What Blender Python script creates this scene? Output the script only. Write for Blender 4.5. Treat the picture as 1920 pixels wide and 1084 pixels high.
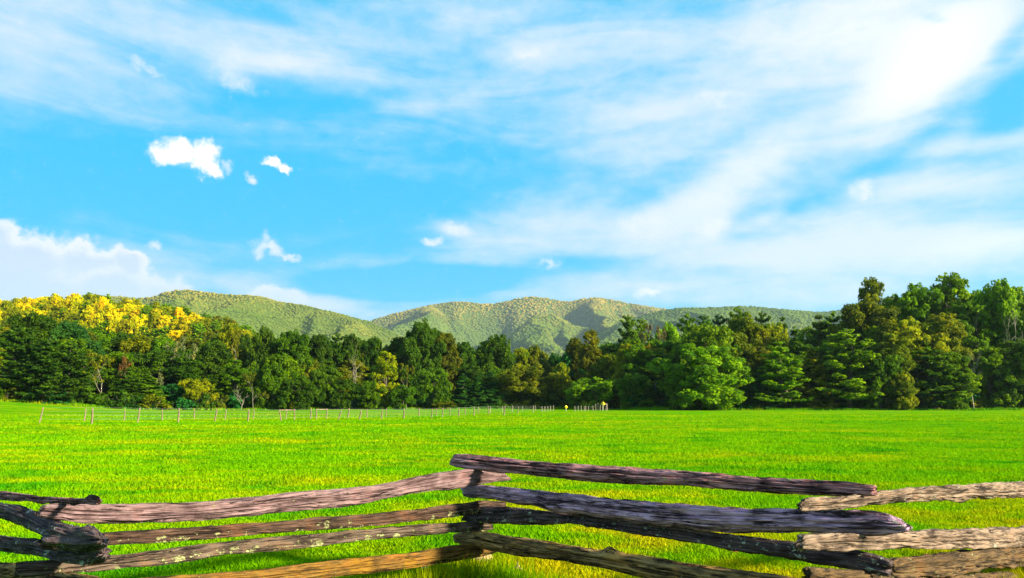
import bpy, bmesh, math, random
import numpy as np
from math import radians, sin, cos, tan, atan, atan2, asin, pi
from mathutils import Vector, Euler

S = bpy.context.scene
for o in list(bpy.data.objects):
    bpy.data.objects.remove(o, do_unlink=True)
C = S.collection

# ------------------------------------------------------------------ camera
F = 1330.0                     # focal length in photograph pixels (1920 wide)
CAMZ = 1.55
PITCH = atan(213.0 / F)
cam_d = bpy.data.cameras.new('camera')
cam_d.sensor_width = 36.0
cam_d.lens = 36.0 * F / 1920.0
cam_d.clip_start = 0.1
cam_d.clip_end = 30000
cam = bpy.data.objects.new('camera', cam_d)
cam.location = (0, 0, CAMZ)
cam.rotation_euler = (pi / 2 + PITCH, 0, 0)
C.objects.link(cam)
S.camera = cam

def ray(px, py):
    a = (px - 960.0) / F
    b = (542.0 - py) / F
    return Vector((a, cos(PITCH) - b * sin(PITCH), sin(PITCH) + b * cos(PITCH)))

def at_depth(px, py, Y):
    d = ray(px, py)
    t = Y / d.y
    return Vector((d.x * t, Y, CAMZ + d.z * t))

# ------------------------------------------------------------------ light and sky
SUN_H = Vector((0.90, -0.44, 0)).normalized()
SUN_EL = radians(20)
EXPOSURE = 1.85
SKY_STRENGTH = 0.075

sun_d = bpy.data.lights.new('sun', 'SUN')
sun_d.energy = 5.0
sun_d.angle = radians(4.0)
sun_d.color = (1.0, 0.89, 0.66)
sun = bpy.data.objects.new('sun', sun_d)
to_sun = Vector((SUN_H.x * cos(SUN_EL), SUN_H.y * cos(SUN_EL), sin(SUN_EL)))
sun.rotation_euler = to_sun.to_track_quat('Z', 'Y').to_euler()
sun.location = to_sun * 60
C.objects.link(sun)

S.view_settings.view_transform = 'Standard'
S.view_settings.look = 'None'
S.view_settings.exposure = EXPOSURE
S.view_settings.gamma = 1.0
S.view_settings.use_curve_mapping = False
S.cycles.use_denoising = True
S.cycles.denoiser = 'OPENIMAGEDENOISE'
S.cycles.denoising_prefilter = 'NONE'
S.cycles.denoising_input_passes = 'RGB_ALBEDO_NORMAL'
S.cycles.max_bounces = 6
S.cycles.transparent_max_bounces = 8
S.cycles.volume_bounces = 0
S.render.film_transparent = False

class G:
    """tiny node-graph helper"""
    def __init__(self, tree):
        self.t = tree
        self.n = tree.nodes
        self.l = tree.links
    def new(self, kind, **kw):
        nd = self.n.new(kind)
        for k, v in kw.items():
            setattr(nd, k, v)
        return nd
    def put(self, sock, v):
        if v is None:
            return
        if isinstance(v, bpy.types.NodeSocket):
            self.l.new(v, sock)
        else:
            if isinstance(v, (tuple, list)) and len(v) == 3 and sock.type == 'RGBA':
                v = (v[0], v[1], v[2], 1)
            sock.default_value = v
    def m(self, op, a, b=None, c=None, clamp=False):
        nd = self.new('ShaderNodeMath', operation=op, use_clamp=clamp)
        for i, v in enumerate((a, b, c)):
            if v is not None:
                self.put(nd.inputs[i], v)
        return nd.outputs[0]
    def vm(self, op, a, b=None, scale=None):
        nd = self.new('ShaderNodeVectorMath', operation=op)
        self.put(nd.inputs[0], a)
        if b is not None:
            self.put(nd.inputs[1], b)
        if scale is not None:
            self.put(nd.inputs['Scale'], scale)
        return nd.outputs['Value'] if op in ('LENGTH', 'DOT_PRODUCT', 'DISTANCE') else nd.outputs['Vector']
    def sstep(self, v, lo, hi, a=0.0, b=1.0, mode='SMOOTHSTEP'):
        nd = self.new('ShaderNodeMapRange', interpolation_type=mode)
        nd.clamp = True
        self.put(nd.inputs[0], v)
        for i, x in enumerate((lo, hi, a, b)):
            self.put(nd.inputs[i + 1], x)
        return nd.outputs[0]
    def noise(self, vec, scale, detail=3.0, rough=0.5, dist=0.0, dim='3D'):
        nd = self.new('ShaderNodeTexNoise', noise_dimensions=dim)
        self.put(nd.inputs['Vector'], vec)
        nd.inputs['Scale'].default_value = scale
        nd.inputs['Detail'].default_value = detail
        nd.inputs['Roughness'].default_value = rough
        nd.inputs['Distortion'].default_value = dist
        return nd.outputs[0]
    def mix(self, f, a, b, blend='MIX'):
        nd = self.new('ShaderNodeMix', data_type='RGBA', blend_type=blend)
        nd.clamp_factor = True
        self.put(nd.inputs[0], f)
        self.put(nd.inputs[6], a)
        self.put(nd.inputs[7], b)
        return nd.outputs[2]
    def xyz(self, v):
        nd = self.new('ShaderNodeSeparateXYZ')
        self.put(nd.inputs[0], v)
        return nd.outputs
    def comb(self, x, y, z):
        nd = self.new('ShaderNodeCombineXYZ')
        for i, v in enumerate((x, y, z)):
            self.put(nd.inputs[i], v)
        return nd.outputs[0]

def _ncol(g, v, scale):
    nd = g.new('ShaderNodeTexNoise')
    g.put(nd.inputs['Vector'], v)
    nd.inputs['Scale'].default_value = scale
    return nd.outputs['Color']

def build_world():
    w = bpy.data.worlds.new('World')
    S.world = w
    w.use_nodes = True
    g = G(w.node_tree)
    bg = g.n['Background']
    sky = g.new('ShaderNodeTexSky', sky_type='NISHITA')
    sky.sun_disc = False
    sky.sun_elevation = SUN_EL
    sky.sun_rotation = atan2(to_sun.x, to_sun.y)
    sky.air_density = 1.0
    sky.dust_density = 0.3
    sky.ozone_density = 2.0
    # the deep clear blue of the gaps
    hs = g.new('ShaderNodeHueSaturation')
    g.put(hs.inputs['Hue'], 0.478)
    g.put(hs.inputs['Saturation'], 1.6)
    g.put(hs.inputs['Value'], 1.0)
    g.put(hs.inputs['Color'], sky.outputs[0])
    blue = g.mix(0.93, hs.outputs[0], (0.05, 2.12, 3.65))
    tc = g.new('ShaderNodeTexCoord')
    d = tc.outputs['Generated']
    X, Y, Z = g.xyz(d)
    az = g.m('ARCTAN2', X, Y)
    el = g.m('ARCSINE', Z)
    P = g.comb(az, el, 0.0)
    # a high cloud sheet in perspective
    zz = g.m('ADD', g.m('MAXIMUM', Z, 0.0), 0.13)
    Q = g.comb(g.m('DIVIDE', X, zz), g.m('DIVIDE', Y, zz), 0.0)
    def blobs(lst, smooth='SMOOTHSTEP', union=False):
        acc = None
        for (px, py, rx, ry, rot, amp) in lst:
            r = ray(px, py).normalized()
            mp = g.new('ShaderNodeMapping', vector_type='TEXTURE')
            g.put(mp.inputs['Vector'], P if union is False else union)
            mp.inputs['Location'].default_value = (atan2(r.x, r.y), asin(r.z), 0)
            mp.inputs['Rotation'].default_value = (0, 0, radians(rot))
            mp.inputs['Scale'].default_value = (rx / F, ry / F, 1)
            q = g.vm('LENGTH', mp.outputs[0])
            v = g.sstep(q, 0.0, 1.0, amp, 0.0, smooth)
            if acc is None:
                acc = v
            elif union is False:
                acc = g.m('ADD', acc, v)
            else:
                acc = g.m('SMOOTH_MAX', acc, v, 0.12)
        return acc
    # --- thin veil
    wisp_c = g.vm('MULTIPLY', P, (2.6, 13.0, 1.0))
    wisp = g.noise(wisp_c, 1.3, 6.0, 0.55, 0.8)
    soft = g.noise(Q, 0.55, 5.0, 0.55, 0.4)
    fine = g.noise(g.vm('MULTIPLY', P, (1.0, 1.8, 1.0)), 26.0, 5.0, 0.6, 0.2)
    tex = g.m('ADD', g.m('MULTIPLY', wisp, 0.72), g.m('ADD', g.m('MULTIPLY', soft, 0.40), g.m('MULTIPLY', fine, 0.30)))
    tex = g.m('SUBTRACT', tex, 0.71)
    veil_b = blobs([
        (100, 40, 420, 190, 0, 0.34), (520, 105, 330, 62, -3, 0.50), (420, 135, 150, 50, 20, 0.22),
        (820, 60, 480, 150, 5, 0.36), (840, 190, 260, 60, 10, 0.22), (1000, 100, 160, 40, 0, 0.22), (1350, 60, 520, 210, 0, 0.30),
        (1650, 50, 330, 140, 0, 0.42), (1745, 130, 200, 84, 30, 0.7), (1500, 270, 420, 90, 30, 0.26), (1330, 355, 230, 70, 28, 0.40),
        (1230, 430, 360, 80, 5, 0.30), (950, 440, 300, 70, 8, 0.30), (1500, 475, 700, 50, 0, 0.26), (1750, 440, 330, 70, -5, 0.34), (1350, 545, 700, 50, 0, 0.36),
        (1760, 350, 300, 32, -4, 0.30), (1800, 270, 300, 26, -10, 0.26), (600, 575, 260, 62, -14, 0.52), (150, 530, 360, 90, 0, 0.45),
        (1180, 240, 400, 120, 0, 0.26), (850, 428, 60, 26, -20, 0.35), (1336, 430, 60, 34, 25, 0.35), (1215, 420, 110, 44, 0, 0.35), (1430, 412, 60, 20, 20, 0.25), (1240, 205, 200, 26, 0, 0.2), (860, 330, 300, 120, 0, 0.10), 
        (1450, 330, 950, 460, 0, 0.18), (1650, 110, 420, 170, 0, 0.22), (1700, 400, 500, 140, 0, 0.08), (1250, 480, 900, 120, 0, 0.16),
        # broad thinning over the view, then clear gaps
        (960, 330, 1750, 900, 0, -0.36),
        (100, 350, 420, 130, 0, -0.42), (560, 375, 440, 120, -8, -0.40), (800, 365, 240, 60, -8, -0.25), (770, 530, 300, 42, 3, -1.5), (1080, 498, 180, 24, 3, -0.4), (1380, 505, 120, 16, 0, -0.2), (1905, 190, 100, 50, 30, -0.7), (1720, 262, 260, 26, 24, -0.22),
        (1450, 395, 150, 30, 8, -0.30), (1660, 315, 120, 22, 0, -0.22), (1530, 170, 190, 40, 0, -0.20), (1330, 25, 130, 40, 0, -0.2), (1770, 42, 60, 16, -25, -0.35), (1890, 80, 60, 30, 40, -0.35), (1850, 290, 120, 18, 0, -0.2), (1060, 485, 160, 20, 0, -0.22),
    ])
    dv = g.m('ADD', g.m('ADD', veil_b, 0.49), g.m('MULTIPLY', tex, 1.55))  # denser veil outside the view, added to whiten and brighten the light
    dv = g.sstep(dv, 0.0, 1.0)
    # --- heaped clouds, crisp on top
    warp = g.new('ShaderNodeTexNoise', noise_dimensions='2D')
    g.put(warp.inputs['Vector'], P)
    warp.inputs['Scale'].default_value = 34.0
    warp.inputs['Detail'].default_value = 5.0
    warp.inputs['Roughness'].default_value = 0.6
    wv2 = g.vm('SCALE', g.vm('SUBTRACT', _ncol(g, P, 13.0), (0.5, 0.5, 0.5)), scale=0.10)
    wv = g.vm('SCALE', g.vm('SUBTRACT', warp.outputs['Color'], (0.5, 0.5, 0.5)), scale=0.036)
    PW = g.vm('MULTIPLY', g.vm('ADD', P, wv), (1, 1, 0))
    PW2 = g.vm('MULTIPLY', g.vm('ADD', g.vm('ADD', P, wv), wv2), (1, 1, 0))
    cum_b = blobs([
        (308, 287, 46, 32, 0, 0.9), (345, 283, 60, 40, 0, 1.0), (385, 296, 46, 48, 0, 1.0), (396, 320, 30, 28, 0, 0.9),
        (514, 304, 32, 15, -20, 0.95), (540, 315, 24, 11, -30, 0.9),
    ], union=PW)
    frag = g.m('MULTIPLY', g.m('SUBTRACT', g.noise(P, 55.0, 6.0, 0.72), 0.5), 0.9)
    dc = g.sstep(g.m('ADD', cum_b, frag), 0.12, 0.78)
    puff_b = blobs([
        (471, 338, 22, 18, 0, 0.85), (430, 312, 20, 24, 0, 0.6), (294, 464, 18, 22, 30, 0.8), (505, 470, 56, 22, -14, 0.8), (538, 483, 36, 13, -18, 0.8), (498, 448, 22, 34, 15, 0.6),
        (812, 452, 34, 17, 0, 0.75), (852, 430, 60, 26, -20, 0.6), (1022, 494, 44, 16, 0, 0.65), (1214, 552, 46, 24, 0, 0.8), (1618, 358, 34, 34, 0, 0.7), (1336, 428, 60, 32, 25, 0.6), (1200, 420, 110, 44, 0, 0.5),
        (278, 126, 46, 20, -20, 0.6), (440, 152, 70, 34, -20, 0.6), (1345, 182, 80, 24, 0, 0.5), (985, 100, 70, 22, 0, 0.55),
    ], union=PW)
    dp = g.sstep(g.m('ADD', puff_b, frag), 0.10, 1.0, 0.0, 0.85)
    big_b = blobs([
        (20, 470, 120, 66, 0, 1.0), (-20, 530, 190, 90, 0, 1.0), (150, 492, 80, 48, -10, 0.9), (225, 512, 90, 50, -25, 0.9), (150, 560, 280, 60, 0, 0.9),
        (500, 562, 100, 44, 0, 0.62), (590, 590, 130, 34, -14, 0.7),
    ], union=PW2)
    db = g.sstep(big_b, 0.05, 0.34, 0.0, 0.92)
    glow_b = blobs([(1740, 125, 210, 100, 28, 0.9), (1600, 50, 280, 90, 0, 0.5), (1400, 320, 240, 60, 30, 0.35), (470, 110, 260, 50, 0, 0.25), (1880, 455, 160, 36, 0, 0.3)])
    k = 1.0
    veil_col = g.mix(g.m('MULTIPLY', glow_b, 0.9, clamp=True), (2.75, 3.25, 3.80), (4.3, 4.1, 3.95))
    shade = g.noise(PW, 14.0, 4.0, 0.55)
    cum_col = g.mix(g.sstep(g.m('ADD', cum_b, g.m('SUBTRACT', shade, 0.5)), 0.1, 0.6), (3.3, 3.85, 4.25), (4.5, 4.35, 4.15))
    big_col = g.mix(g.sstep(g.m('ADD', big_b, g.m('MULTIPLY', g.m('SUBTRACT', shade, 0.5), 1.3)), 0.25, 0.85), (3.7, 3.75, 3.85), (2.6, 3.05, 3.65))
    big_col = g.mix(g.sstep(el, 0.10, 0.20), (2.5, 3.2, 3.8), big_col)
    col = g.mix(dv, blue, veil_col)
    col = g.mix(db, col, big_col)
    col = g.mix(dp, col, (3.75, 3.75, 3.85))
    col = g.mix(dc, col, cum_col)
    # below the horizon: plain pale ground haze
    col = g.mix(g.sstep(Z, -0.06, 0.0), (0.6, 0.8, 0.6), col)
    g.l.new(col, bg.inputs['Color'])
    bg.inputs['Strength'].default_value = SKY_STRENGTH
build_world()

# ------------------------------------------------------------------ numpy noise
def _hash(ix, iy, iz, seed):
    h = (ix.astype(np.uint32) * np.uint32(374761393) + iy.astype(np.uint32) * np.uint32(668265263)
         + iz.astype(np.uint32) * np.uint32(2147483647 - 1013) + np.uint32(seed * 1274126177 % 4294967296))
    h = (h ^ (h >> np.uint32(13))) * np.uint32(1274126177)
    h = (h ^ (h >> np.uint32(16))) * np.uint32(2246822519)
    return ((h ^ (h >> np.uint32(15))) & np.uint32(0xffffff)).astype(np.float64) / float(0xffffff)

def vnoise(x, y, z=0.0, seed=0):
    x, y, z = np.broadcast_arrays(np.asarray(x, float), np.asarray(y, float), np.asarray(z, float))
    fx, fy, fz = np.floor(x), np.floor(y), np.floor(z)
    ix, iy, iz = (fx.astype(np.int64) & 0xffffffff), (fy.astype(np.int64) & 0xffffffff), (fz.astype(np.int64) & 0xffffffff)
    u, v, w = x - fx, y - fy, z - fz
    u, v, w = u * u * (3 - 2 * u), v * v * (3 - 2 * v), w * w * (3 - 2 * w)
    r = 0
    for a in (0, 1):
        for b in (0, 1):
            for c in (0, 1):
                r = r + _hash(ix + a, iy + b, iz + c, seed) * (u if a else 1 - u) * (v if b else 1 - v) * (w if c else 1 - w)
    return r

def fbm(x, y, z=0.0, seed=0, oct=4, gain=0.5):
    s, a, t = 0, 1.0, 0.0
    x, y, z = np.asarray(x, float), np.asarray(y, float), np.asarray(z, float)
    for o in range(oct):
        s = s + a * vnoise(x * 2 ** o + 17.3 * o, y * 2 ** o - 9.1 * o, z * 2 ** o + 4.7 * o, seed + o)
        t += a
        a *= gain
    return s / t

def sst(x, a, b):
    t = np.clip((np.asarray(x, float) - a) / (b - a), 0, 1)
    return t * t * (3 - 2 * t)

# ------------------------------------------------------------------ mesh helpers
def mesh_np(name, verts, loops, sizes, mats=(), smooth=False, attrs=None):
    """verts (n,3); loops flat index array; sizes = vertices per face"""
    me = bpy.data.meshes.new(name)
    verts = np.asarray(verts, np.float32)
    loops = np.asarray(loops, np.int32)
    sizes = np.asarray(sizes, np.int32)
    me.vertices.add(len(verts))
    me.vertices.foreach_set('co', verts.ravel())
    me.loops.add(len(loops))
    me.loops.foreach_set('vertex_index', loops)
    me.polygons.add(len(sizes))
    starts = np.zeros(len(sizes), np.int32)
    starts[1:] = np.cumsum(sizes)[:-1]
    me.polygons.foreach_set('loop_start', starts)
    if smooth:
        me.polygons.foreach_set('use_smooth', np.ones(len(sizes), bool))
    for k, v in (attrs or {}).items():
        v = np.asarray(v, np.float32)
        kind = 'FLOAT' if v.ndim == 1 else 'FLOAT_VECTOR'
        at = me.attributes.new(k, kind, 'POINT')
        at.data.foreach_set('value' if v.ndim == 1 else 'vector', v.ravel())
    for m in mats:
        me.materials.append(m)
    me.update(calc_edges=True)
    me.validate()
    return me

def grid_faces(nu, nv, wrap_v=False):
    i = np.arange(nu - 1)[:, None]
    j = np.arange(nv if wrap_v else nv - 1)[None, :]
    j2 = (j + 1) % nv
    q = np.stack([i * nv + j + 0 * i, i * nv + j2, (i + 1) * nv + j2, (i + 1) * nv + j], -1).reshape(-1)
    return q, np.full(len(q) // 4, 4)

def add(name, me, parent=None, loc=None, **props):
    o = bpy.data.objects.new(name, me)
    C.objects.link(o)
    if parent is not None:
        o.parent = parent
    if loc is not None:
        o.location = loc
    for k, v in props.items():
        o[k] = v
    return o

def empty(name, loc, **props):
    return add(name, None, None, loc, **props)

class MB:
    """collects tubes and boxes into one mesh"""
    def __init__(self):
        self.v, self.l, self.s, self.n = [], [], [], 0
    def raw(self, v, loops, sizes):
        self.v.append(np.asarray(v, float))
        self.l.append(np.asarray(loops) + self.n)
        self.s.append(np.asarray(sizes))
        self.n += len(v)
    def tube(self, pts, radii, seg=6, cap=True):
        pts = np.asarray(pts, float)
        n = len(pts)
        rings = []
        for i in range(n):
            t = pts[min(i + 1, n - 1)] - pts[max(i - 1, 0)]
            t = t / (np.linalg.norm(t) + 1e-9)
            ref = np.array([0, 0, 1.0]) if abs(t[2]) < 0.9 else np.array([1.0, 0, 0])
            a = np.cross(t, ref); a /= np.linalg.norm(a)
            b = np.cross(t, a)
            th = np.arange(seg) * 2 * pi / seg
            rings.append(pts[i] + radii[i] * (np.cos(th)[:, None] * a + np.sin(th)[:, None] * b))
        v = np.concatenate(rings)
        q, s = grid_faces(n, seg, True)
        self.raw(v, q, s)
        if cap:
            k = self.n - len(v)
            self.l.append(np.arange(seg)[::-1] + k); self.s.append(np.array([seg]))
            self.l.append(np.arange(seg) + k + (n - 1) * seg); self.s.append(np.array([seg]))
    def prism(self, poly, z0, z1, M=None):
        k = len(poly)
        v = [(x, y, z0) for x, y in poly] + [(x, y, z1) for x, y in poly]
        v = np.array(v, float)
        if M is not None:
            v = v @ np.array(M).T
        lo, si = [], []
        lo += list(range(k))[::-1]; si.append(k)
        lo += list(range(k, 2 * k)); si.append(k)
        for i in range(k):
            j = (i + 1) % k
            lo += [i, j, k + j, k + i]; si.append(4)
        self.raw(v, lo, si)
    def mesh(self, name, mats, smooth=False):
        return mesh_np(name, np.concatenate(self.v), np.concatenate(self.l), np.concatenate(self.s), mats, smooth)

# ------------------------------------------------------------------ materials
def mat(name):
    m = bpy.data.materials.new(name)
    m.use_nodes = True
    g = G(m.node_tree)
    return m, g, g.n['Principled BSDF']

def attr(g, name, out='Fac'):
    nd = g.new('ShaderNodeAttribute', attribute_name=name)
    return nd.outputs[out]

def translucent_leaf(g, bsdf, col, amount, tcol=None):
    tr = g.new('ShaderNodeBsdfTranslucent')
    g.put(tr.inputs['Color'], tcol if tcol is not None else col)
    mx = g.new('ShaderNodeMixShader')
    mx.inputs[0].default_value = amount
    g.l.new(bsdf.outputs[0], mx.inputs[1])
    g.l.new(tr.outputs[0], mx.inputs[2])
    g.l.new(mx.outputs[0], g.n['Material Output'].inputs['Surface'])

def grass_colour(g, P):
    """meadow colour from world position: fresh green, yellow worn drifts, darker lush patches"""
    p2 = g.vm('MULTIPLY', P, (1, 1, 0))
    big = g.noise(g.vm('MULTIPLY', p2, (0.6, 1.5, 0)), 0.09, 4, 0.55, 0.5)
    mid = g.noise(g.vm('MULTIPLY', p2, (0.7, 1.2, 0)), 0.55, 4, 0.6, 0.6)
    sml = g.noise(p2, 2.6, 3, 0.6, 0.3)
    dark = g.noise(g.vm('ADD', p2, (37, 11, 0)), 0.42, 4, 0.65, 0.4)
    y = g.m('ADD', g.m('MULTIPLY', big, 0.55), g.m('ADD', g.m('MULTIPLY', mid, 0.45), g.m('MULTIPLY', sml, 0.22)))
    yel = g.sstep(y, 0.56, 0.785)
    dk = g.sstep(g.m('ADD', g.m('MULTIPLY', dark, 0.8), g.m('MULTIPLY', sml, 0.3)), 0.53, 0.70)
    px, py, pz = g.xyz(P)
    # the meadow is drier and yellower on the near right, at the fence's foot
    dry = g.m('MULTIPLY', g.sstep(py, 18.0, 5.0), g.sstep(px, -2.0, 0.6))
    dry = g.m('MULTIPLY', dry, g.sstep(mid, 0.35, 0.62))
    c = g.mix(dk, GRASS, GRASS_DARK)
    c = g.mix(g.m('MULTIPLY', yel, 0.85), c, GRASS_YEL)
    c = g.mix(g.m('MULTIPLY', dry, 0.58), c, GRASS_DRY)
    return c

GRASS = (0.098, 0.270, 0.001)
GRASS_DARK = (0.024, 0.190, 0.002)
GRASS_YEL = (0.285, 0.315, 0.002)
GRASS_DRY = (0.420, 0.300, 0.004)

def make_grass_mat():
    m, g, b = mat('grass_blades')
    geo = g.new('ShaderNodeNewGeometry')
    c = grass_colour(g, geo.outputs['Position'])
    tone = attr(g, 'tone')
    c = g.mix(g.sstep(tone, 0.0, 1.0, 0.0, 0.9, 'LINEAR'), c, g.mix(1.0, c, (1.75, 1.45, 1.3), 'MULTIPLY'))
    c = g.mix(g.sstep(tone, 0.30, 0.0), c, g.mix(1.0, c, (0.45, 0.62, 0.8), 'MULTIPLY'))
    g.l.new(c, b.inputs['Base Color'])
    b.inputs['Roughness'].default_value = 0.6
    b.inputs['Specular IOR Level'].default_value = 0.0
    translucent_leaf(g, b, c, 0.35)
    return m

def make_ground_mat():
    m, g, b = mat('meadow_ground')
    geo = g.new('ShaderNodeNewGeometry')
    P = geo.outputs['Position']
    c = grass_colour(g, P)
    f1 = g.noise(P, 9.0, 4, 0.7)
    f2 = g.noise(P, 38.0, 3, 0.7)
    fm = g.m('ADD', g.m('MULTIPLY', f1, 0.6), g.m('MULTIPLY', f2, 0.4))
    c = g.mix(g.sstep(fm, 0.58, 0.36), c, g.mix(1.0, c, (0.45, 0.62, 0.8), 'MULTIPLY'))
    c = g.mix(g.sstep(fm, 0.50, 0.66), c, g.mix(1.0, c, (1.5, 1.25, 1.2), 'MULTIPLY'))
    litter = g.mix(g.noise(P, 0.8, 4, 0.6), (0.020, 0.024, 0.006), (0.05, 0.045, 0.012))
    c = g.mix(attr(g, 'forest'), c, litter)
    g.l.new(c, b.inputs['Base Color'])
    b.inputs['Roughness'].default_value = 0.95
    b.inputs['Specular IOR Level'].default_value = 0.0
    bp = g.new('ShaderNodeBump')
    bp.inputs['Strength'].default_value = 0.6
    bp.inputs['Distance'].default_value = 0.06
    g.l.new(fm, bp.inputs['Height'])
    g.l.new(bp.outputs[0], b.inputs['Normal'])
    return m

def make_leaf_mat():
    m, g, b = mat('tree_leaves')
    oi = g.new('ShaderNodeObjectInfo')
    tone = attr(g, 'tone')
    c = oi.outputs['Color']
    warm = g.mix(1.0, c, (2.1, 1.7, 0.9), 'MULTIPLY')
    deep = g.mix(1.0, c, (0.48, 0.66, 0.9), 'MULTIPLY')
    c2 = g.mix(g.sstep(tone, 0.55, 1.0), c, warm)
    c2 = g.mix(g.sstep(tone, 0.45, 0.0), c2, deep)
    g.l.new(c2, b.inputs['Base Color'])
    b.inputs['Roughness'].default_value = 0.55
    b.inputs['Specular IOR Level'].default_value = 0.06
    translucent_leaf(g, b, c2, 0.45, g.mix(1.0, c2, (1.6, 1.5, 0.9), 'MULTIPLY'))
    return m

def make_bark_mat(name, dark, light):
    m, g, b = mat(name)
    tc = g.new('ShaderNodeTexCoord')
    n = g.noise(g.vm('MULTIPLY', tc.outputs['Object'], (1, 1, 0.15)), 6.0, 4, 0.6)
    g.l.new(g.mix(g.sstep(n, 0.35, 0.65), dark, light), b.inputs['Base Color'])
    b.inputs['Roughness'].default_value = 0.9
    bp = g.new('ShaderNodeBump')
    bp.inputs['Distance'].default_value = 0.04
    g.l.new(n, bp.inputs['Height'])
    g.l.new(bp.outputs[0], b.inputs['Normal'])
    return m

GRASS_M = make_grass_mat()
GROUND_M = make_ground_mat()
LEAF_M = make_leaf_mat()
BARK_M = make_bark_mat('brown_bark', (0.035, 0.026, 0.018), (0.12, 0.095, 0.07))
GREY_BARK_M = make_bark_mat('grey_bark', (0.08, 0.07, 0.05), (0.20, 0.18, 0.13))
PALE_BARK_M = make_bark_mat('pale_bark', (0.14, 0.125, 0.09), (0.34, 0.31, 0.23))

# ------------------------------------------------------------------ the ground
RIDGE_PX = [-600, -200, 0, 60, 120, 180, 250, 300, 370, 420, 480, 560, 640, 760]
RIDGE_PY = [600, 585, 576, 574, 570, 569, 579, 587, 599, 612, 632, 665, 705, 752]
RIDGE_Y = 400.0
_rx = np.array([at_depth(p, q, RIDGE_Y).x for p, q in zip(RIDGE_PX, RIDGE_PY)])
_rz = np.array([max(at_depth(p, q, RIDGE_Y).z - 15.0, 0.0) for p, q in zip(RIDGE_PX, RIDGE_PY)])

def ground_z(x, y):
    x = np.asarray(x, float); y = np.asarray(y, float)
    far = sst(y, 3, 30)
    z = (fbm(x * 0.11, y * 0.11, seed=3, oct=3) - 0.5) * (0.10 + 0.25 * far)
    z = z * (1 - sst(np.hypot(x, y), 150, 400))
    z = z + 2.5 * sst(x, -62, -108) * sst(y, 62, 130)
    xr = x * RIDGE_Y / np.maximum(y, 230.0)
    z = z + np.interp(xr, _rx, _rz) * sst(y, 215, RIDGE_Y) * (1 - 0.7 * sst(y, 430, 800)) * (1 - sst(y, 800, 1400))
    z = z + 9.0 * sst(x, 60, 200) * sst(y, 180, 320) * (1 - sst(y, 400, 900))
    z = z - 3.0 * sst(np.hypot(x, y), 900, 3000)
    return z

def forest_edge(x):
    return np.interp(x, [-400, -110, -70, -45, -22, 18, 28, 60, 400], [126, 128, 140, 160, 178, 182, 152, 150, 146])

def build_ground():
    n = 280
    t = np.linspace(-1, 1, n)
    k = 7.6
    xs = np.sinh(t * k) / np.sinh(k) * 6500
    ys = np.sinh(np.linspace(-0.86, 1, n) * k) / np.sinh(k) * 6500 + 8
    Xg, Yg = np.meshgrid(xs, ys, indexing='ij')
    Zg = ground_z(Xg, Yg)
    v = np.stack([Xg, Yg, Zg], -1).reshape(-1, 3)
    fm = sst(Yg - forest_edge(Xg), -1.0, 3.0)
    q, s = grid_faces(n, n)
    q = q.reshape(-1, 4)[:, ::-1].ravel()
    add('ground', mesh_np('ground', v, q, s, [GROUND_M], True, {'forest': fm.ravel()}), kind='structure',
        label='wide green meadow running flat to the edge of the woods', category='meadow')
build_ground()

# ------------------------------------------------------------------ mountains
def make_mountain_mat():
    m, g, b = mat('mountain_slope')
    geo = g.new('ShaderNodeNewGeometry')
    n = g.noise(geo.outputs['Position'], 0.02, 5, 0.65)
    g.l.new(g.mix(n, (0.042, 0.078, 0.010), (0.085, 0.115, 0.016)), b.inputs['Base Color'])
    b.inputs['Roughness'].default_value = 1.0
    b.inputs['Specular IOR Level'].default_value = 0.0
    return m
MOUNTAIN_M = make_mountain_mat()

def make_canopy_mat():
    m, g, b = mat('mountain_canopy')
    geo = g.new('ShaderNodeNewGeometry')
    tone = attr(g, 'tone')
    alt = attr(g, 'altitude')
    low = g.mix(tone, (0.036, 0.075, 0.010), (0.098, 0.140, 0.014))
    high = g.mix(tone, (0.135, 0.115, 0.020), (0.350, 0.245, 0.045))
    g.l.new(g.mix(alt, low, high), b.inputs['Base Color'])
    b.inputs['Roughness'].default_value = 1.0
    b.inputs['Specular IOR Level'].default_value = 0.0
    return m
CANOPY_M = make_canopy_mat()

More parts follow.
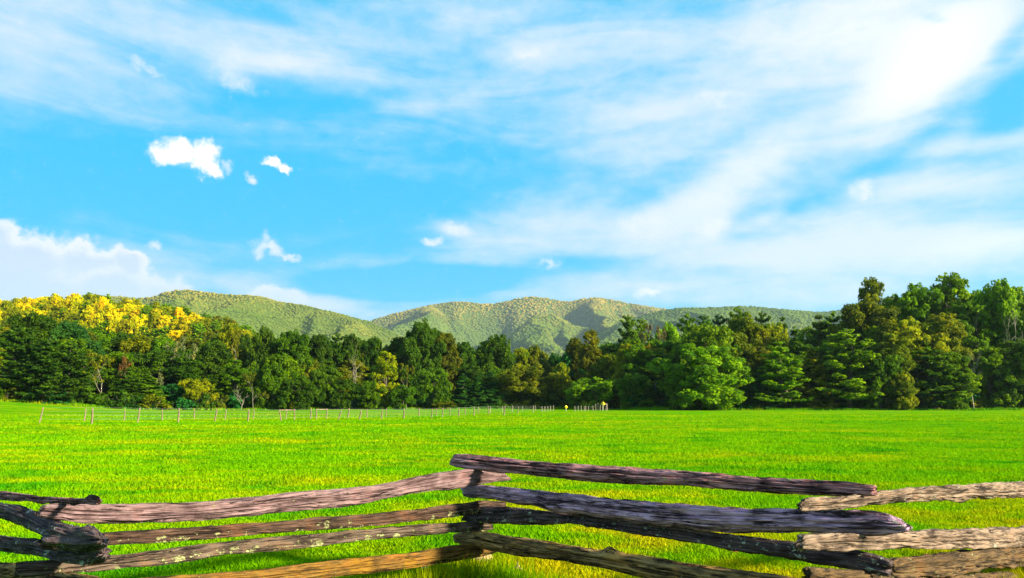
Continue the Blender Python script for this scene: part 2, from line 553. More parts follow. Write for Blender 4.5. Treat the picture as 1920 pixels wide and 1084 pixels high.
def mountain(name, label, prof, Yc, W, lam, amp, seed, spacing, rad, alt_lo, alt_hi, x_pad=0.25):
    px = np.array([p[0] for p in prof], float)
    cx = np.array([at_depth(p[0], p[1], Yc).x for p in prof])
    cz = np.array([at_depth(p[0], p[1], Yc).z for p in prof])
    x0, x1 = cx[0], cx[-1]
    def H(x):
        # smooth crest
        z = 0
        for d in (-0.5, 0, 0.5):
            z = z + np.interp(x + d * lam * 0.16, cx, cz)
        return z / 3
    def hz(x, y):
        t = (Yc - y) / W                      # 0 crest, 1 foot towards the viewer, negative behind
        tf = np.clip(t, 0, 1)
        wx = x + (fbm(x / lam * 0.8, y / lam * 0.8, seed=seed, oct=3) - 0.5) * lam * 1.5
        r1 = 1 - np.abs(2 * vnoise(wx / lam, y / (lam * 3.2), seed=seed + 5) - 1)
        r2 = 1 - np.abs(2 * vnoise(wx / lam * 2.3 + 9, y / (lam * 1.9), seed=seed + 8) - 1)
        r = sst(r1, 0.15, 1.0) * 0.72 + r2 * 0.34 - 1.0
        env = np.clip(tf * 5.0, 0, 1) * (1 - tf) ** 0.5
        z = H(x) * np.where(t >= 0, (1 - tf) ** 0.85, 1 - 0.55 * np.clip(-t, 0, 1.2)) + amp * r * env - 6 * tf
        z = z + (fbm(x / 60.0, y / 60.0, seed=seed + 3, oct=2) - 0.5) * 10 * np.clip(tf * 6, 0, 1)
        return z
    nx, ny = 250, 120
    xs = np.linspace(x0, x1, nx)
    ts = np.linspace(-0.8, 1.0, ny)
    Xg, Tg = np.meshgrid(xs, ts, indexing='ij')
    Yg = Yc - Tg * W
    Zg = np.maximum(hz(Xg, Yg), -8)
    v = np.stack([Xg, Yg, Zg], -1).reshape(-1, 3)
    q, s = grid_faces(nx, ny)
    add(name, mesh_np(name, v, q, s, [MOUNTAIN_M], True), kind='structure', label=label, category='mountain')
    # canopy of trees covering the slopes that face the meadow
    rng = np.random.default_rng(seed)
    n = int((x1 - x0) * W * 1.06 / spacing ** 2)
    X = rng.uniform(x0, x1, n)
    Yp = Yc - rng.uniform(-0.06, 1.0, n) * W
    Zp = hz(X, Yp)
    # drop what lies below the wood's skyline
    keep = ((Zp - CAMZ) / Yp * F > np.where(np.abs(X / Yp - 0.045) < 0.11, 84, 112)) & (np.abs(X / Yp) < 0.76)
    X, Yp, Zp = X[keep], Yp[keep], Zp[keep]
    n = len(X)
    R = rad * rng.uniform(0.65, 1.25, n)
    a = np.arange(4) * pi / 2
    dome = np.concatenate([[[0, 0, 1.0]], np.stack([0.74 * np.cos(a), 0.74 * np.sin(a), 0.62 + 0 * a], 1),
                           np.stack([np.cos(a + .7), np.sin(a + .7), -0.35 + 0 * a], 1)])
    jit = rng.uniform(0.78, 1.22, (n, 9, 3))
    V = dome[None] * jit * R[:, None, None]
    V[:, :, 2] *= rng.uniform(0.38, 0.68, n)[:, None]
    V += np.stack([X, Yp, Zp + R * 0.05], 1)[:, None, :]
    tri = []
    for i in range(4):
        j = (i + 1) % 4
        tri += [0, 1 + i, 1 + j, 1 + i, 5 + i, 1 + j, 1 + j, 5 + i, 5 + j]
    tri = np.array(tri)
    loops = (tri[None] + 9 * np.arange(n)[:, None]).ravel()
    tone = np.clip(rng.uniform(0, 1, n) * 0.22 + fbm(X / 110, Yp / 110, seed=seed + 2, oct=4) * 1.1 - 0.20, 0, 1)
    alt = np.clip(sst(Zp, alt_lo, alt_hi) + (fbm(X / 220, Yp / 220, seed=seed + 4) - 0.5) * 0.9, 0, 1)
    add(name + '_forest', mesh_np(name + '_forest', V.reshape(-1, 3), loops, np.full(n * 12, 3), [CANOPY_M], True,
        {'tone': np.repeat(tone, 9), 'altitude': np.repeat(alt, 9)}), kind='stuff',
        label='unbroken forest canopy covering ' + label.split(' with ')[0], category='forest')

mountain('left_mountain', 'long rounded left mountain with a summit behind the yellow ridge',
         [(-200, 640), (60, 600), (150, 574), (185, 561), (212, 555), (250, 559), (278, 559), (310, 548), (342, 543), (378, 547), (420, 552), (465, 554), (490, 556), (520, 566), (560, 571), (600, 580), (650, 592), (690, 603), (740, 626), (800, 650), (900, 690), (1000, 735)],
         2300, 1150, 190, 190, 11, 6.3, 5.2, 230, 480)
mountain('central_mountain', 'broad central mountain with two golden summits in the gap',
         [(560, 660), (640, 625), (690, 603), (740, 588), (775, 580), (810, 572), (850, 566), (885, 567), (915, 571), (940, 568), (968, 560), (1000, 556), (1035, 561), (1062, 567), (1090, 561), (1118, 558), (1150, 563), (1190, 571), (1240, 579), (1290, 585), (1360, 600), (1450, 640)],
         4300, 2100, 330, 380, 23, 10.4, 8.4, 340, 680)
mountain('right_ridge', 'low dark green ridge with a rising right shoulder behind the pines',
         [(1100, 640), (1160, 606), (1200, 594), (1240, 583), (1275, 577), (1310, 578), (1350, 577), (1395, 574), (1440, 578), (1490, 583), (1540, 586), (1575, 583), (1600, 572), (1640, 560), (1680, 558), (1740, 566), (1820, 580), (1950, 610), (2200, 680)],
         3000, 1300, 240, 140, 37, 9.0, 7.2, 900, 1200)

# ------------------------------------------------------------------ trees
def leaf_cloud(rng, centres, radii, per, size, flat=0.8, elong=1.0, tones=None, up=0.5):
    """many small diamond leaves spread through clumps; returns verts, tone"""
    P, N, SZ, TN = [], [], [], []
    for i, (c, r) in enumerate(zip(centres, radii)):
        k = max(6, int(per * (r ** 2)))
        d = rng.normal(size=(k, 3)); d /= np.linalg.norm(d, axis=1)[:, None]
        rr = rng.uniform(0.35, 1.0, k) ** 0.55
        p = d * rr[:, None] * r
        p[:, 2] *= flat
        P.append(p + c)
        nn = d * 0.9 + rng.normal(size=(k, 3)) * 0.55 + np.array([0, 0, up])
        N.append(nn / np.linalg.norm(nn, axis=1)[:, None])
        SZ.append(size * rng.uniform(0.6, 1.35, k))
        t0 = tones[i] if tones is not None else rng.uniform(0.25, 0.75)
        TN.append(np.clip(t0 + rng.normal(size=k) * 0.16, 0, 1))
    P, N, SZ, TN = map(np.concatenate, (P, N, SZ, TN))
    k = len(P)
    ref = rng.normal(size=(k, 3))
    A = np.cross(N, ref); A /= np.linalg.norm(A, axis=1)[:, None] + 1e-9
    B = np.cross(N, A)
    A = A * (SZ * elong)[:, None]; B = B * (SZ * 0.62)[:, None]
    bend = N * (SZ * 0.18)[:, None]
    V = np.stack([P - A - bend, P - B, P + A - bend, P + B], 1)
    return V.reshape(-1, 3), np.repeat(TN, 4)

def leaf_mesh(name, V, tone):
    n = len(V) // 4
    return mesh_np(name, V, np.arange(4 * n), np.full(n, 4), [LEAF_M], False, {'tone': tone})

def limb_pts(a, b, sag, rng, n=5):
    a, b = np.asarray(a, float), np.asarray(b, float)
    t = np.linspace(0, 1, n)[:, None]
    p = a + (b - a) * t
    p[:, 2] += sag * np.sin(t[:, 0] * pi)
    p[1:-1] += rng.normal(size=(n - 2, 3)) * np.linalg.norm(b - a) * 0.03
    return p

def broadleaf(seed, h=18.0, w=12.0, base=0.16, nclump=34, density=78, size=0.27, shape=2.2, clump=0.17, lean=0.0, pale=False):
    rng = np.random.default_rng(seed)
    cz0, cz1 = h * base, h
    cs, rs = [], []
    tries = 0
    while len(cs) < nclump and tries < 4000:
        tries += 1
        u = rng.uniform(0.0, 1.0)
        z = cz0 + (cz1 - cz0) * u
        env = (1 - abs((u - 0.40) / 0.62) ** shape) ** 0.5 if u > 0.40 else 0.72 + 0.7 * u
        env = max(env, 0.15) * w / 2
        a = rng.uniform(0, 2 * pi)
        env *= 0.82 + 0.28 * sin(3 * a + seed) * cos(seed * 1.7 + 5 * u)
        r = rng.uniform(0.35, 1.0) ** 0.6 * env
        cr = h * clump * rng.uniform(0.55, 1.15) * (0.75 if u > 0.85 else 1.0)
        c = np.array([cos(a) * max(r - cr * 0.5, 0), sin(a) * max(r - cr * 0.5, 0), min(z, h - cr * 0.7)])
        if all(np.linalg.norm(c - q) > cr * 0.62 for q in cs):
            cs.append(c); rs.append(cr)
    cs = np.array(cs); rs = np.array(rs)
    cs[:, 0] += lean * cs[:, 2]
    # break every clump into twig-sized tufts
    tc, tr, tt = [], [], []
    for c, r in zip(cs, rs):
        t0 = rng.uniform(0.2, 0.8)
        for _ in range(int(6 + 5 * r)):
            d = rng.normal(size=3); d /= np.linalg.norm(d)
            d[2] = d[2] * 0.85 + 0.12
            tc.append(c + d * r * rng.uniform(0.45, 0.95)); tr.append(r * rng.uniform(0.25, 0.45)); tt.append(np.clip(t0 + rng.normal() * 0.14, 0, 1))
    V, tone = leaf_cloud(rng, np.array(tc), np.array(tr), density, size, 0.85, tones=tt)
    mb = MB()
    tr0 = h * 0.020
    top = np.array([lean * h * 0.62, 0, h * 0.62])
    tp = limb_pts((0, 0, -0.4), top, 0, rng, 7)
    mb.tube(tp, np.linspace(tr0 * 1.25, tr0 * 0.35, 7), 8)
    for c in cs[rng.permutation(len(cs))[:14]]:
        f = np.clip(c[2] / h * rng.uniform(0.45, 0.8), 0.14, 0.6)
        st = np.array([lean * h * f, 0, h * f])
        mb.tube(limb_pts(st, c, -0.3, rng), np.linspace(tr0 * 0.45, tr0 * 0.10, 5), 5)
    return mb.mesh('trunk', [PALE_BARK_M if pale else BARK_M], True), leaf_mesh('crown', V, tone), h, w

def conifer(seed, h=20.0, w=9.0, base=0.08, whorls=16, open_=0.3, droop=0.0, size=0.36, density=1.0, power=0.8):
    """pine or hemlock: whorls of flattened sprays along near-horizontal boughs"""
    rng = np.random.default_rng(seed)
    mb = MB()
    tr0 = h * 0.016
    mb.tube(limb_pts((0, 0, -0.4), (rng.normal() * 0.2, rng.normal() * 0.2, h), 0, rng, 8), np.linspace(tr0 * 1.2, tr0 * 0.1, 8), 7)
    tc, tr, tt = [], [], []
    for k in range(whorls):
        u = (k + rng.uniform(-0.3, 0.3)) / whorls
        u = min(max(u, 0.0), 0.985)
        z = h * (base + (1 - base) * u)
        L = w / 2 * (1 - u) ** power + 0.25
        nb = rng.integers(4, 7)
        a0 = rng.uniform(0, 2 * pi)
        for b in range(nb):
            if rng.uniform() < open_ * 0.5:
                continue
            a = a0 + 2 * pi * b / nb + rng.normal() * 0.25
            l = L * rng.uniform(1 - open_, 1.12)
            rise = (0.30 - droop) * l * (0.5 + u)
            e = np.array([cos(a) * l, sin(a) * l, z + rise])
            s0 = np.array([0, 0, z])
            mb.tube(limb_pts(s0, e, -0.12 * l, rng, 4), np.linspace(tr0 * 0.28 * (1 - 0.6 * u), 0.012, 4), 4, False)
            t0 = rng.uniform(0.2, 0.8)
            m = max(2, int(l / 0.55))
            for j in range(m):
                f = (j + 0.6 + rng.uniform(-0.2, 0.2)) / m
                if f < 0.22 and l > 1.5:
                    continue
                p = s0 + (e - s0) * f + np.array([0, 0, -0.12 * l * sin(pi * f)])
                spread = 0.30 * l * (1 - abs(f - 0.55)) 
                for _ in range(2 if l > 1.2 else 1):
                    off = rng.normal() * spread * 0.55
                    tc.append(p + np.array([-sin(a) * off, cos(a) * off, rng.normal() * 0.08 + 0.05]))
                    tr.append(rng.uniform(0.38, 0.72) * (0.65 + 0.35 * min(l / 2.5, 1.2)))
                    tt.append(np.clip(t0 + rng.normal() * 0.15 + (0.2 if f > 0.75 else -0.05), 0, 1))
    tc.append(np.array([0, 0, h - 0.2])); tr.append(0.35); tt.append(0.6)
    V, tone = leaf_cloud(rng, np.array(tc), np.array(tr), 46 * density, size, 0.5, 1.25, tones=tt, up=0.7)
    return mb.mesh('trunk', [BARK_M], True), leaf_mesh('crown', V, tone), h, w

def bare_tree(seed, h=12.0, spread=0.5, leaves=0, size=0.3):
    rng = np.random.default_rng(seed)
    mb = MB()
    tips = []
    def grow(p, d, L, r, depth):
        n = 4
        pts = [p]
        for i in range(n):
            d = d + rng.normal(size=3) * 0.13 + np.array([0, 0, 0.04])
            d = d / np.linalg.norm(d)
            pts.append(pts[-1] + d * L / n)
        mb.tube(pts, np.linspace(r, r * 0.55, n + 1), 5 if depth < 2 else 4, False)
        tips.append(pts[-1])
        if depth >= 4:
            return
        for b in range(rng.integers(2, 4)):
            a = rng.normal(size=3); a -= d * a.dot(d); a /= np.linalg.norm(a)
            nd = d * (1 - spread * 0.5) + a * spread * rng.uniform(0.6, 1.2)
            k = rng.integers(2, n + 1)
            grow(pts[k], nd / np.linalg.norm(nd), L * rng.uniform(0.55, 0.78), r * 0.52, depth + 1)
    grow(np.array([0, 0, -0.3]), np.array([0.05, 0, 1.0]), h * 0.42, h * 0.011, 0)
    tm = mb.mesh('trunk', [GREY_BARK_M if leaves else PALE_BARK_M], True)
    zmax = max(t[2] for t in tips)
    V, tone = None, None
    cm = None
    if leaves:
        tp = np.array(tips)[rng.permutation(len(tips))]
        tp = tp[tp[:, 2] > h * 0.25]
        V, tone = leaf_cloud(rng, tp, np.full(len(tp), 0.55), leaves, size, 0.8)
        cm = leaf_mesh('crown', V, tone)
    wmax = 2 * max(np.hypot(t[0], t[1]) for t in tips)
    return tm, cm, zmax, wmax

def shrub(seed, h=3.0, w=4.0, size=0.24):
    rng = np.random.default_rng(seed)
    tc, tr, tt = [], [], []
    for _ in range(16):
        a = rng.uniform(0, 2 * pi); r = rng.uniform(0, 1) ** 0.5 * w * 0.42
        u = rng.uniform(0.08, 1)
        z = h * u * (1 - 0.5 * (r / (w * 0.5)) ** 2)
        t0 = rng.uniform(0.25, 0.75)
        for _ in range(5):
            tc.append(np.array([cos(a) * r, sin(a) * r, z * 0.9]) + rng.normal(size=3) * 0.3)
            tr.append(rng.uniform(0.28, 0.55)); tt.append(t0)
    V, tone = leaf_cloud(rng, np.array(tc), np.array(tr), 75, size, 0.8, tones=tt)
    V[:, 2] = np.maximum(V[:, 2], 0.0)
    mb = MB()
    for _ in range(7):
        a = rng.uniform(0, 2 * pi)
        mb.tube(limb_pts((cos(a) * 0.15, sin(a) * 0.15, -0.2), (cos(a) * w * 0.3, sin(a) * w * 0.3, h * 0.7), 0.1, rng), np.linspace(0.05, 0.015, 5), 5)
    return mb.mesh('stem', [BARK_M], True), leaf_mesh('foliage', V, tone), h, w

KIT = {
    'round': [broadleaf(1, 17, 14, 0.10, 40), broadleaf(2, 17, 13, 0.12, 38), broadleaf(3, 16, 14, 0.08, 42, clump=0.15)],
    'broad': [broadleaf(22, 14, 17, 0.06, 46, clump=0.17), broadleaf(23, 14, 18, 0.05, 50, clump=0.16)],
    'tall': [broadleaf(4, 21, 13, 0.12, 46, clump=0.125), broadleaf(5, 21, 13, 0.14, 44, shape=2.0, clump=0.12), broadleaf(6, 20, 13, 0.12, 46, clump=0.13, lean=0.03), broadleaf(16, 22, 12, 0.1, 46, shape=1.8, clump=0.115)],
    'fine': [broadleaf(24, 16, 14, 0.05, 85, 50, 0.30, clump=0.105), broadleaf(25, 16, 13, 0.05, 80, 50, 0.30, clump=0.11)],
    'airy': [broadleaf(7, 22, 13, 0.2, 50, 60, clump=0.088, shape=2.2), broadleaf(8, 22, 13, 0.2, 48, 60, clump=0.09)],
    'pine': [conifer(9, 22, 11, 0.14, 17, 0.42, 0.0, power=0.55, size=0.3), conifer(10, 22, 11, 0.16, 16, 0.45, -0.05, power=0.5, size=0.3), conifer(11, 21, 12, 0.10, 17, 0.40, 0.05, power=0.5, size=0.3)],
    'spruce': [conifer(12, 18, 8, 0.03, 22, 0.25, 0.35), conifer(13, 18, 9, 0.04, 20, 0.3, 0.28), conifer(14, 18, 7, 0.03, 22, 0.22, 0.4)],
    'bare': [bare_tree(15, 13, 0.55), bare_tree(17, 13, 0.7), bare_tree(18, 14, 0.45)],
    'thin': [bare_tree(19, 14, 0.55, 70, 0.24), bare_tree(20, 14, 0.5, 85, 0.24), bare_tree(21, 14, 0.6, 60, 0.24)],
    'shrub': [shrub(31), shrub(32), shrub(33, 2.6, 4.6), shrub(34, 3.4, 3.6)],
}
KIND_WORD = {'fine': 'broadleaf tree', 'round': 'broadleaf tree', 'tall': 'tall broadleaf tree', 'airy': 'airy broadleaf tree', 'pine': 'pine', 'spruce': 'spruce',
             'bare': 'bare tree', 'thin': 'thinly leaved tree', 'shrub': 'shrub'}
OBJ_NAME = {'fine': 'broadleaf_tree', 'round': 'broadleaf_tree', 'tall': 'broadleaf_tree', 'airy': 'broadleaf_tree', 'pine': 'pine_tree', 'spruce': 'spruce_tree',
            'bare': 'bare_tree', 'thin': 'thin_tree', 'shrub': 'shrub'}
# leaf colours; golden, lemon and the darkest greens also paint sun and shade
PAL = {
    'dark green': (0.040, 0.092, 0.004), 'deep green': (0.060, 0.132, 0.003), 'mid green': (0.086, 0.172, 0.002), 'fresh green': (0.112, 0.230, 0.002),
    'olive': (0.118, 0.150, 0.003), 'yellow green': (0.200, 0.235, 0.002), 'amber': (0.273, 0.224, 0.003), 'golden': (0.47, 0.41, 0.002), 'lemon': (0.40, 0.39, 0.002),
    'blue green': (0.024, 0.086, 0.012), 'teal': (0.020, 0.122, 0.020), 'brown olive': (0.100, 0.118, 0.004), 'russet': (0.169, 0.075, 0.018), 'grey': (0.143, 0.152, 0.055), 'mauve brown': (0.117, 0.088, 0.038),
}
TREES = []       # (root, kind, colour, zone, px)
rnd = random.Random(5)

def zone_of(px):
    return 'left wood' if px < 440 else 'fenced wood' if px < 860 else 'middle wood' if px < 1150 else 'right wood'

def plant(kind, px, top, wpx, D, colour, row, label=None, foot=None):
    """a tree whose top and width follow the photograph, standing at distance D"""
    var = KIT[kind]
    x = at_depth(px, 766, D).x
    z = float(ground_z(x, D)) - 0.05
    ht = max(at_depth(px, top, D).z - z, 1.2)
    wd = wpx / F * D * 1.12
    if kind == 'round' and wd / ht > 1.0:
        var = KIT['broad']
    tm, cm, h0, w0 = var[rnd.randrange(len(var))]
    root = empty(OBJ_NAME[kind], (x, D, z))
    root.rotation_euler = (0, 0, rnd.uniform(0, 6.28))
    root.scale = (wd / w0, wd / w0, ht / h0)
    root['category'] = 'shrub' if kind == 'shrub' else 'tree'
    root['group'] = ('shrubs along the edge of the woods' if kind == 'shrub' else 'trees of the ' + ('left ridge' if row == 'ridge' else zone_of(px)))
    j = [rnd.uniform(0.82, 1.2) for _ in range(3)]
    c = PAL[colour]
    col = (c[0] * j[0], c[1] * (j[0] * 0.6 + j[1] * 0.4), c[2] * j[2], 1)
    t = add('stem' if kind == 'shrub' else 'trunk', tm, root)
    if cm is not None:
        f = add('foliage' if kind == 'shrub' else 'crown', cm, root)
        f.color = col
    TREES.append([root, kind, colour, row, px, label])
    return root

# --- trees that stand out at the edge of the woods, left to right; shade is painted into the left ones' darker greens
FEATURED = [
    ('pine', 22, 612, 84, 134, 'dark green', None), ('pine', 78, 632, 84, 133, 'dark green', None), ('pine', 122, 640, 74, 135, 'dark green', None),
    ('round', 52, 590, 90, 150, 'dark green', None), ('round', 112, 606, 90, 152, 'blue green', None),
    ('thin', 190, 660, 74, 140, 'olive', 'olive roundish thin tree with grey limbs showing, left wood front'),
    ('thin', 238, 668, 34, 146, 'russet', 'narrow reddish brown tree behind the olive roundish tree on the left'),
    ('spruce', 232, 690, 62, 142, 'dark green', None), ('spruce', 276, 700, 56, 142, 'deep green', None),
    ('thin', 314, 636, 70, 152, 'grey', 'grey green tree with pale spreading limbs above the teal bush'),
    ('round', 318, 720, 52, 146, 'teal', 'low round teal green bushy tree left of the yellow maple'),
    ('round', 367, 710, 66, 146, 'yellow green', 'small yellow orange maple at the left wood edge'),
    ('tall', 395, 640, 62, 158, 'dark green', None), ('tall', 425, 608, 50, 190, 'yellow green', 'yellow topped tall tree at the right end of the sunlit ridge'),
    ('thin', 444, 622, 46, 165, 'brown olive', None), ('round', 487, 615, 48, 172, 'dark green', 'dark rounded tree standing out against the left mountain'),
    ('thin', 475, 700, 48, 150, 'brown olive', 'brown half bare tree above the leaning pale trunk'), ('bare', 452, 722, 34, 149, 'grey', 'short bare pale tree beside the brown half bare tree'),
    ('round', 540, 622, 66, 172, 'deep green', None), ('round', 512, 684, 74, 154, 'deep green', None), ('round', 558, 706, 60, 153, 'dark green', None), ('tall', 590, 628, 58, 176, 'dark green', None),
    ('pine', 628, 622, 44, 180, 'dark green', 'pointed dark pine among broadleaves below the left mountain'), ('round', 606, 690, 60, 160, 'deep green', None),
    ('tall', 655, 628, 46, 182, 'dark green', None), ('round', 700, 632, 56, 186, 'dark green', None),
    ('bare', 660, 662, 42, 163, 'grey', 'tall pale bare tree left of the bright yellow green tree'), ('round', 640, 712, 54, 160, 'dark green', None),
    ('tall', 722, 660, 50, 166, 'yellow green', 'bright yellow green narrow tree in the dark wood behind the fence'),
    ('round', 690, 716, 48, 162, 'deep green', None), ('thin', 762, 684, 40, 168, 'brown olive', None), ('round', 786, 604, 66, 186, 'dark green', 'tallest dark tree left of the gap, peaked crown'),
    ('round', 755, 722, 46, 164, 'deep green', None), ('tall', 745, 634, 50, 188, 'dark green', None),
    ('tall', 832, 624, 62, 190, 'brown olive', None), ('round', 812, 690, 60, 175, 'deep green', None), ('tall', 866, 642, 52, 194, 'dark green', None),
    ('round', 830, 752, 46, 174, 'olive', 'low olive bush in front of the spruces'),
    ('spruce', 868, 700, 46, 180, 'blue green', None), ('spruce', 896, 706, 40, 180, 'blue green', None), ('spruce', 921, 696, 46, 181, 'blue green', None),
    ('round', 932, 630, 66, 200, 'dark green', 'dark rounded tree at the left of the mountain gap'), ('round', 978, 652, 46, 204, 'yellow green', None), ('round', 1004, 650, 56, 206, 'olive', None),
    ('round', 985, 686, 108, 184, 'olive', 'broad olive green tree beside the gap, left of the signs'),
    ('round', 1040, 664, 46, 214, 'blue green', None), ('round', 1070, 660, 46, 200, 'teal', 'teal green round tree in the bottom of the gap'), ('round', 1053, 680, 36, 188, 'yellow green', 'slim yellow green tree below the gap'),
    ('tall', 1078, 634, 44, 200, 'brown olive', None), ('tall', 1108, 620, 56, 190, 'brown olive', None), ('round', 1062, 722, 46, 184, 'olive', None),
    ('round', 1115, 708, 92, 168, 'fresh green', 'low broad rounded tree right behind the larger yellow sign'),
    ('round', 1140, 664, 60, 178, 'olive', None),
    ('pine', 1182, 590, 54, 200, 'deep green', None), ('pine', 1208, 597, 44, 205, 'deep green', None),
    ('tall', 1178, 646, 46, 172, 'yellow green', 'first of three slim yellow green trees, right of the round tree'), ('round', 1218, 650, 38, 172, 'amber', 'middle one of three slim yellowish trees, the most golden'), ('tall', 1246, 654, 40, 171, 'yellow green', 'last of three slim yellow green trees, beside the great broad tree'),
    ('thin', 1232, 612, 44, 190, 'mauve brown', 'mauve brown nearly bare tree under the central mountain'), ('round', 1258, 608, 50, 192, 'fresh green', None),
    ('round', 1190, 700, 70, 158, 'deep green', None), ('spruce', 1232, 716, 46, 156, 'blue green', None),
    ('round', 1322, 606, 128, 165, 'mid green', 'upper of two lobed crowns behind the great broad tree'), ('round', 1330, 650, 160, 148, 'fresh green', 'great broad lobed green tree at the right wood edge'), ('round', 1285, 706, 74, 149, 'mid green', None),
    ('pine', 1296, 586, 56, 205, 'deep green', None), ('pine', 1328, 590, 50, 206, 'blue green', None), ('bare', 1371, 592, 40, 196, 'grey', 'bare whitish snag beside the big pine crown'), ('pine', 1356, 588, 50, 207, 'blue green', None),
    ('pine', 1393, 574, 66, 205, 'deep green', 'largest dark pine crown against the right ridge'), ('pine', 1440, 583, 56, 207, 'dark green', None), ('pine', 1478, 594, 44, 206, 'dark green', None),
    ('round', 1398, 594, 84, 176, 'olive', None), ('tall', 1432, 612, 56, 172, 'yellow green', None), ('round', 1460, 608, 56, 178, 'yellow green', None), ('tall', 1402, 650, 56, 166, 'olive', None),  # olive and yellow leaves stand in for sun on these tops
    ('pine', 1470, 640, 84, 150, 'fresh green', 'bright green feathery conifer right of the great broad tree'), ('spruce', 1428, 690, 60, 152, 'blue green', None), ('spruce', 1530, 652, 56, 152, 'brown olive', None),
    ('spruce', 1500, 612, 50, 166, 'dark green', None), ('pine', 1548, 590, 62, 176, 'dark green', None), ('pine', 1575, 582, 52, 178, 'deep green', None),
    ('pine', 1596, 616, 104, 150, 'mid green', 'layered mid green pine with open tiers in the right wood'), ('airy', 1652, 524, 70, 178, 'olive', 'airy sparse tree on the skyline behind the brown olive crown'),
    ('round', 1640, 566, 100, 164, 'brown olive', None), ('tall', 1684, 626, 66, 149, 'olive', None), ('tall', 1742, 530, 90, 166, 'mid green', None), ('airy', 1806, 516, 90, 168, 'mid green', 'highest airy tree on the right skyline with dark lobes'),
    ('round', 1720, 600, 90, 156, 'yellow green', None), ('tall', 1778, 590, 84, 156, 'olive', None), ('tall', 1838, 568, 80, 158, 'mid green', None), ('round', 1896, 530, 88, 158, 'fresh green', None),
    ('round', 1652, 660, 84, 149, 'deep green', None), ('pine', 1750, 650, 90, 149, 'deep green', None), ('round', 1692, 690, 66, 147, 'olive', None), ('round', 1790, 660, 70, 149, 'mid green', None),
    ('bare', 1826, 642, 50, 148, 'grey', 'pale dead tree with drooping bare branches at the right wood edge'), ('bare', 1906, 572, 60, 152, 'grey', 'pale bare tree at the right edge of the picture'),
    ('round', 1700, 556, 96, 172, 'mid green', None), ('round', 1775, 548, 100, 174, 'olive', None), ('round', 1855, 546, 96, 172, 'mid green', None), ('round', 1925, 540, 96, 170, 'fresh green', None), ('round', 1620, 596, 84, 170, 'mid green', None),
    ('round', 1860, 650, 84, 151, 'mid green', None), ('round', 1915, 640, 80, 150, 'deep green', None), ('round', 1950, 560, 90, 156, 'mid green', None),
]
for k in FEATURED:
    plant(k[0], k[1], k[2], k[3] * 1.16, k[4], k[5], 'front', k[6])

# --- the wood behind them, under the photograph's skyline
SKY_X = [-120, 0, 60, 120, 180, 250, 300, 370, 420, 480, 530, 580, 630, 680, 720, 770, 800, 830, 860, 900, 930, 960, 1000, 1040, 1060, 1090, 1120, 1150, 1180, 1220, 1260, 1300, 1350, 1390, 1440, 1500, 1560, 1600, 1640, 1680, 1720, 1760, 1800, 1840, 1880, 1920, 2000]
SKY_Y = [590, 590, 592, 596, 602, 608, 614, 620, 624, 626, 624, 630, 632, 636, 632, 622, 622, 630, 642, 640, 640, 655, 660, 668, 664, 634, 632, 612, 602, 612, 618, 608, 604, 594, 602, 612, 598, 586, 556, 552, 560, 545, 540, 548, 548, 542, 548]
FILL = ['deep green', 'mid green', 'deep green', 'mid green', 'olive', 'dark green', 'brown olive', 'mid green']
FILL_LEFT = ['dark green', 'deep green', 'mid green', 'dark green', 'olive', 'deep green', 'brown olive']  # darker greens put the left wood's shade into its leaves
for row, (dd, step, drop) in enumerate([(14, 46, 42), (26, 42, 22), (42, 40, 8)]):
    px = -80 + 13 * row
    while px < 2010:
        x = at_depth(px, 766, 150).x
        D = float(forest_edge(x)) + dd + rnd.uniform(-4, 4)
        top = np.interp(px, SKY_X, SKY_Y) + drop + rnd.uniform(-4, 18)
        kind = rnd.choice(['round', 'tall', 'round', 'tall', 'round', 'pine' if px > 1150 or px < 150 else 'round', 'tall'])
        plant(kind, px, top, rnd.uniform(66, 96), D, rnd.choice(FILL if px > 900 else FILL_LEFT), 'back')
        px += step * rnd.uniform(0.8, 1.2)

# --- low growth along the foot of the wood
px = -20
while px < 1960:
    x = at_depth(px, 766, 150).x
    D = float(forest_edge(x)) + rnd.uniform(0.0, 3.0)
    plant('shrub', px, 766 - rnd.uniform(16, 34) - (8 if px < 150 else 0), rnd.uniform(30, 46), D, rnd.choice(['deep green', 'dark green', 'mid green', 'blue green', 'teal', 'deep green', 'olive']), 'edge')
    px += rnd.uniform(24, 36)

# --- the ridge on the left, yellowish leaves with its sunlight painted into their colour
RCOL = ['golden', 'lemon', 'yellow green', 'lemon', 'lemon', 'yellow green', 'olive']
RCOL2 = ['lemon', 'yellow green', 'olive', 'golden', 'mid green', 'yellow green']  # fewer yellows: the painted sunlight fades towards the right
RCOL3 = ['olive', 'mid green', 'deep green', 'brown olive', 'yellow green']
for row, Y in enumerate((408, 392, 376, 360, 342, 324, 304)):
    px = -60 + 11 * (row % 2)
    while px < 470:
        x = at_depth(px, 700, Y).x
        z = float(ground_z(x, Y))
        ht = rnd.uniform(12.5, 17.5)
        top = 542 - F * tan(atan((z + ht - CAMZ) / Y) - PITCH)
        if z > 6:
            kind = 'pine' if rnd.random() < 0.16 else 'fine'
            plant(kind, px, top, rnd.uniform(30, 44), Y, 'fresh green' if kind == 'pine' else rnd.choice(RCOL if px + rnd.uniform(-50, 50) < 300 else RCOL2 if px + rnd.uniform(-40, 40) < 400 else RCOL3), 'ridge')
        px += rnd.uniform(15, 22)

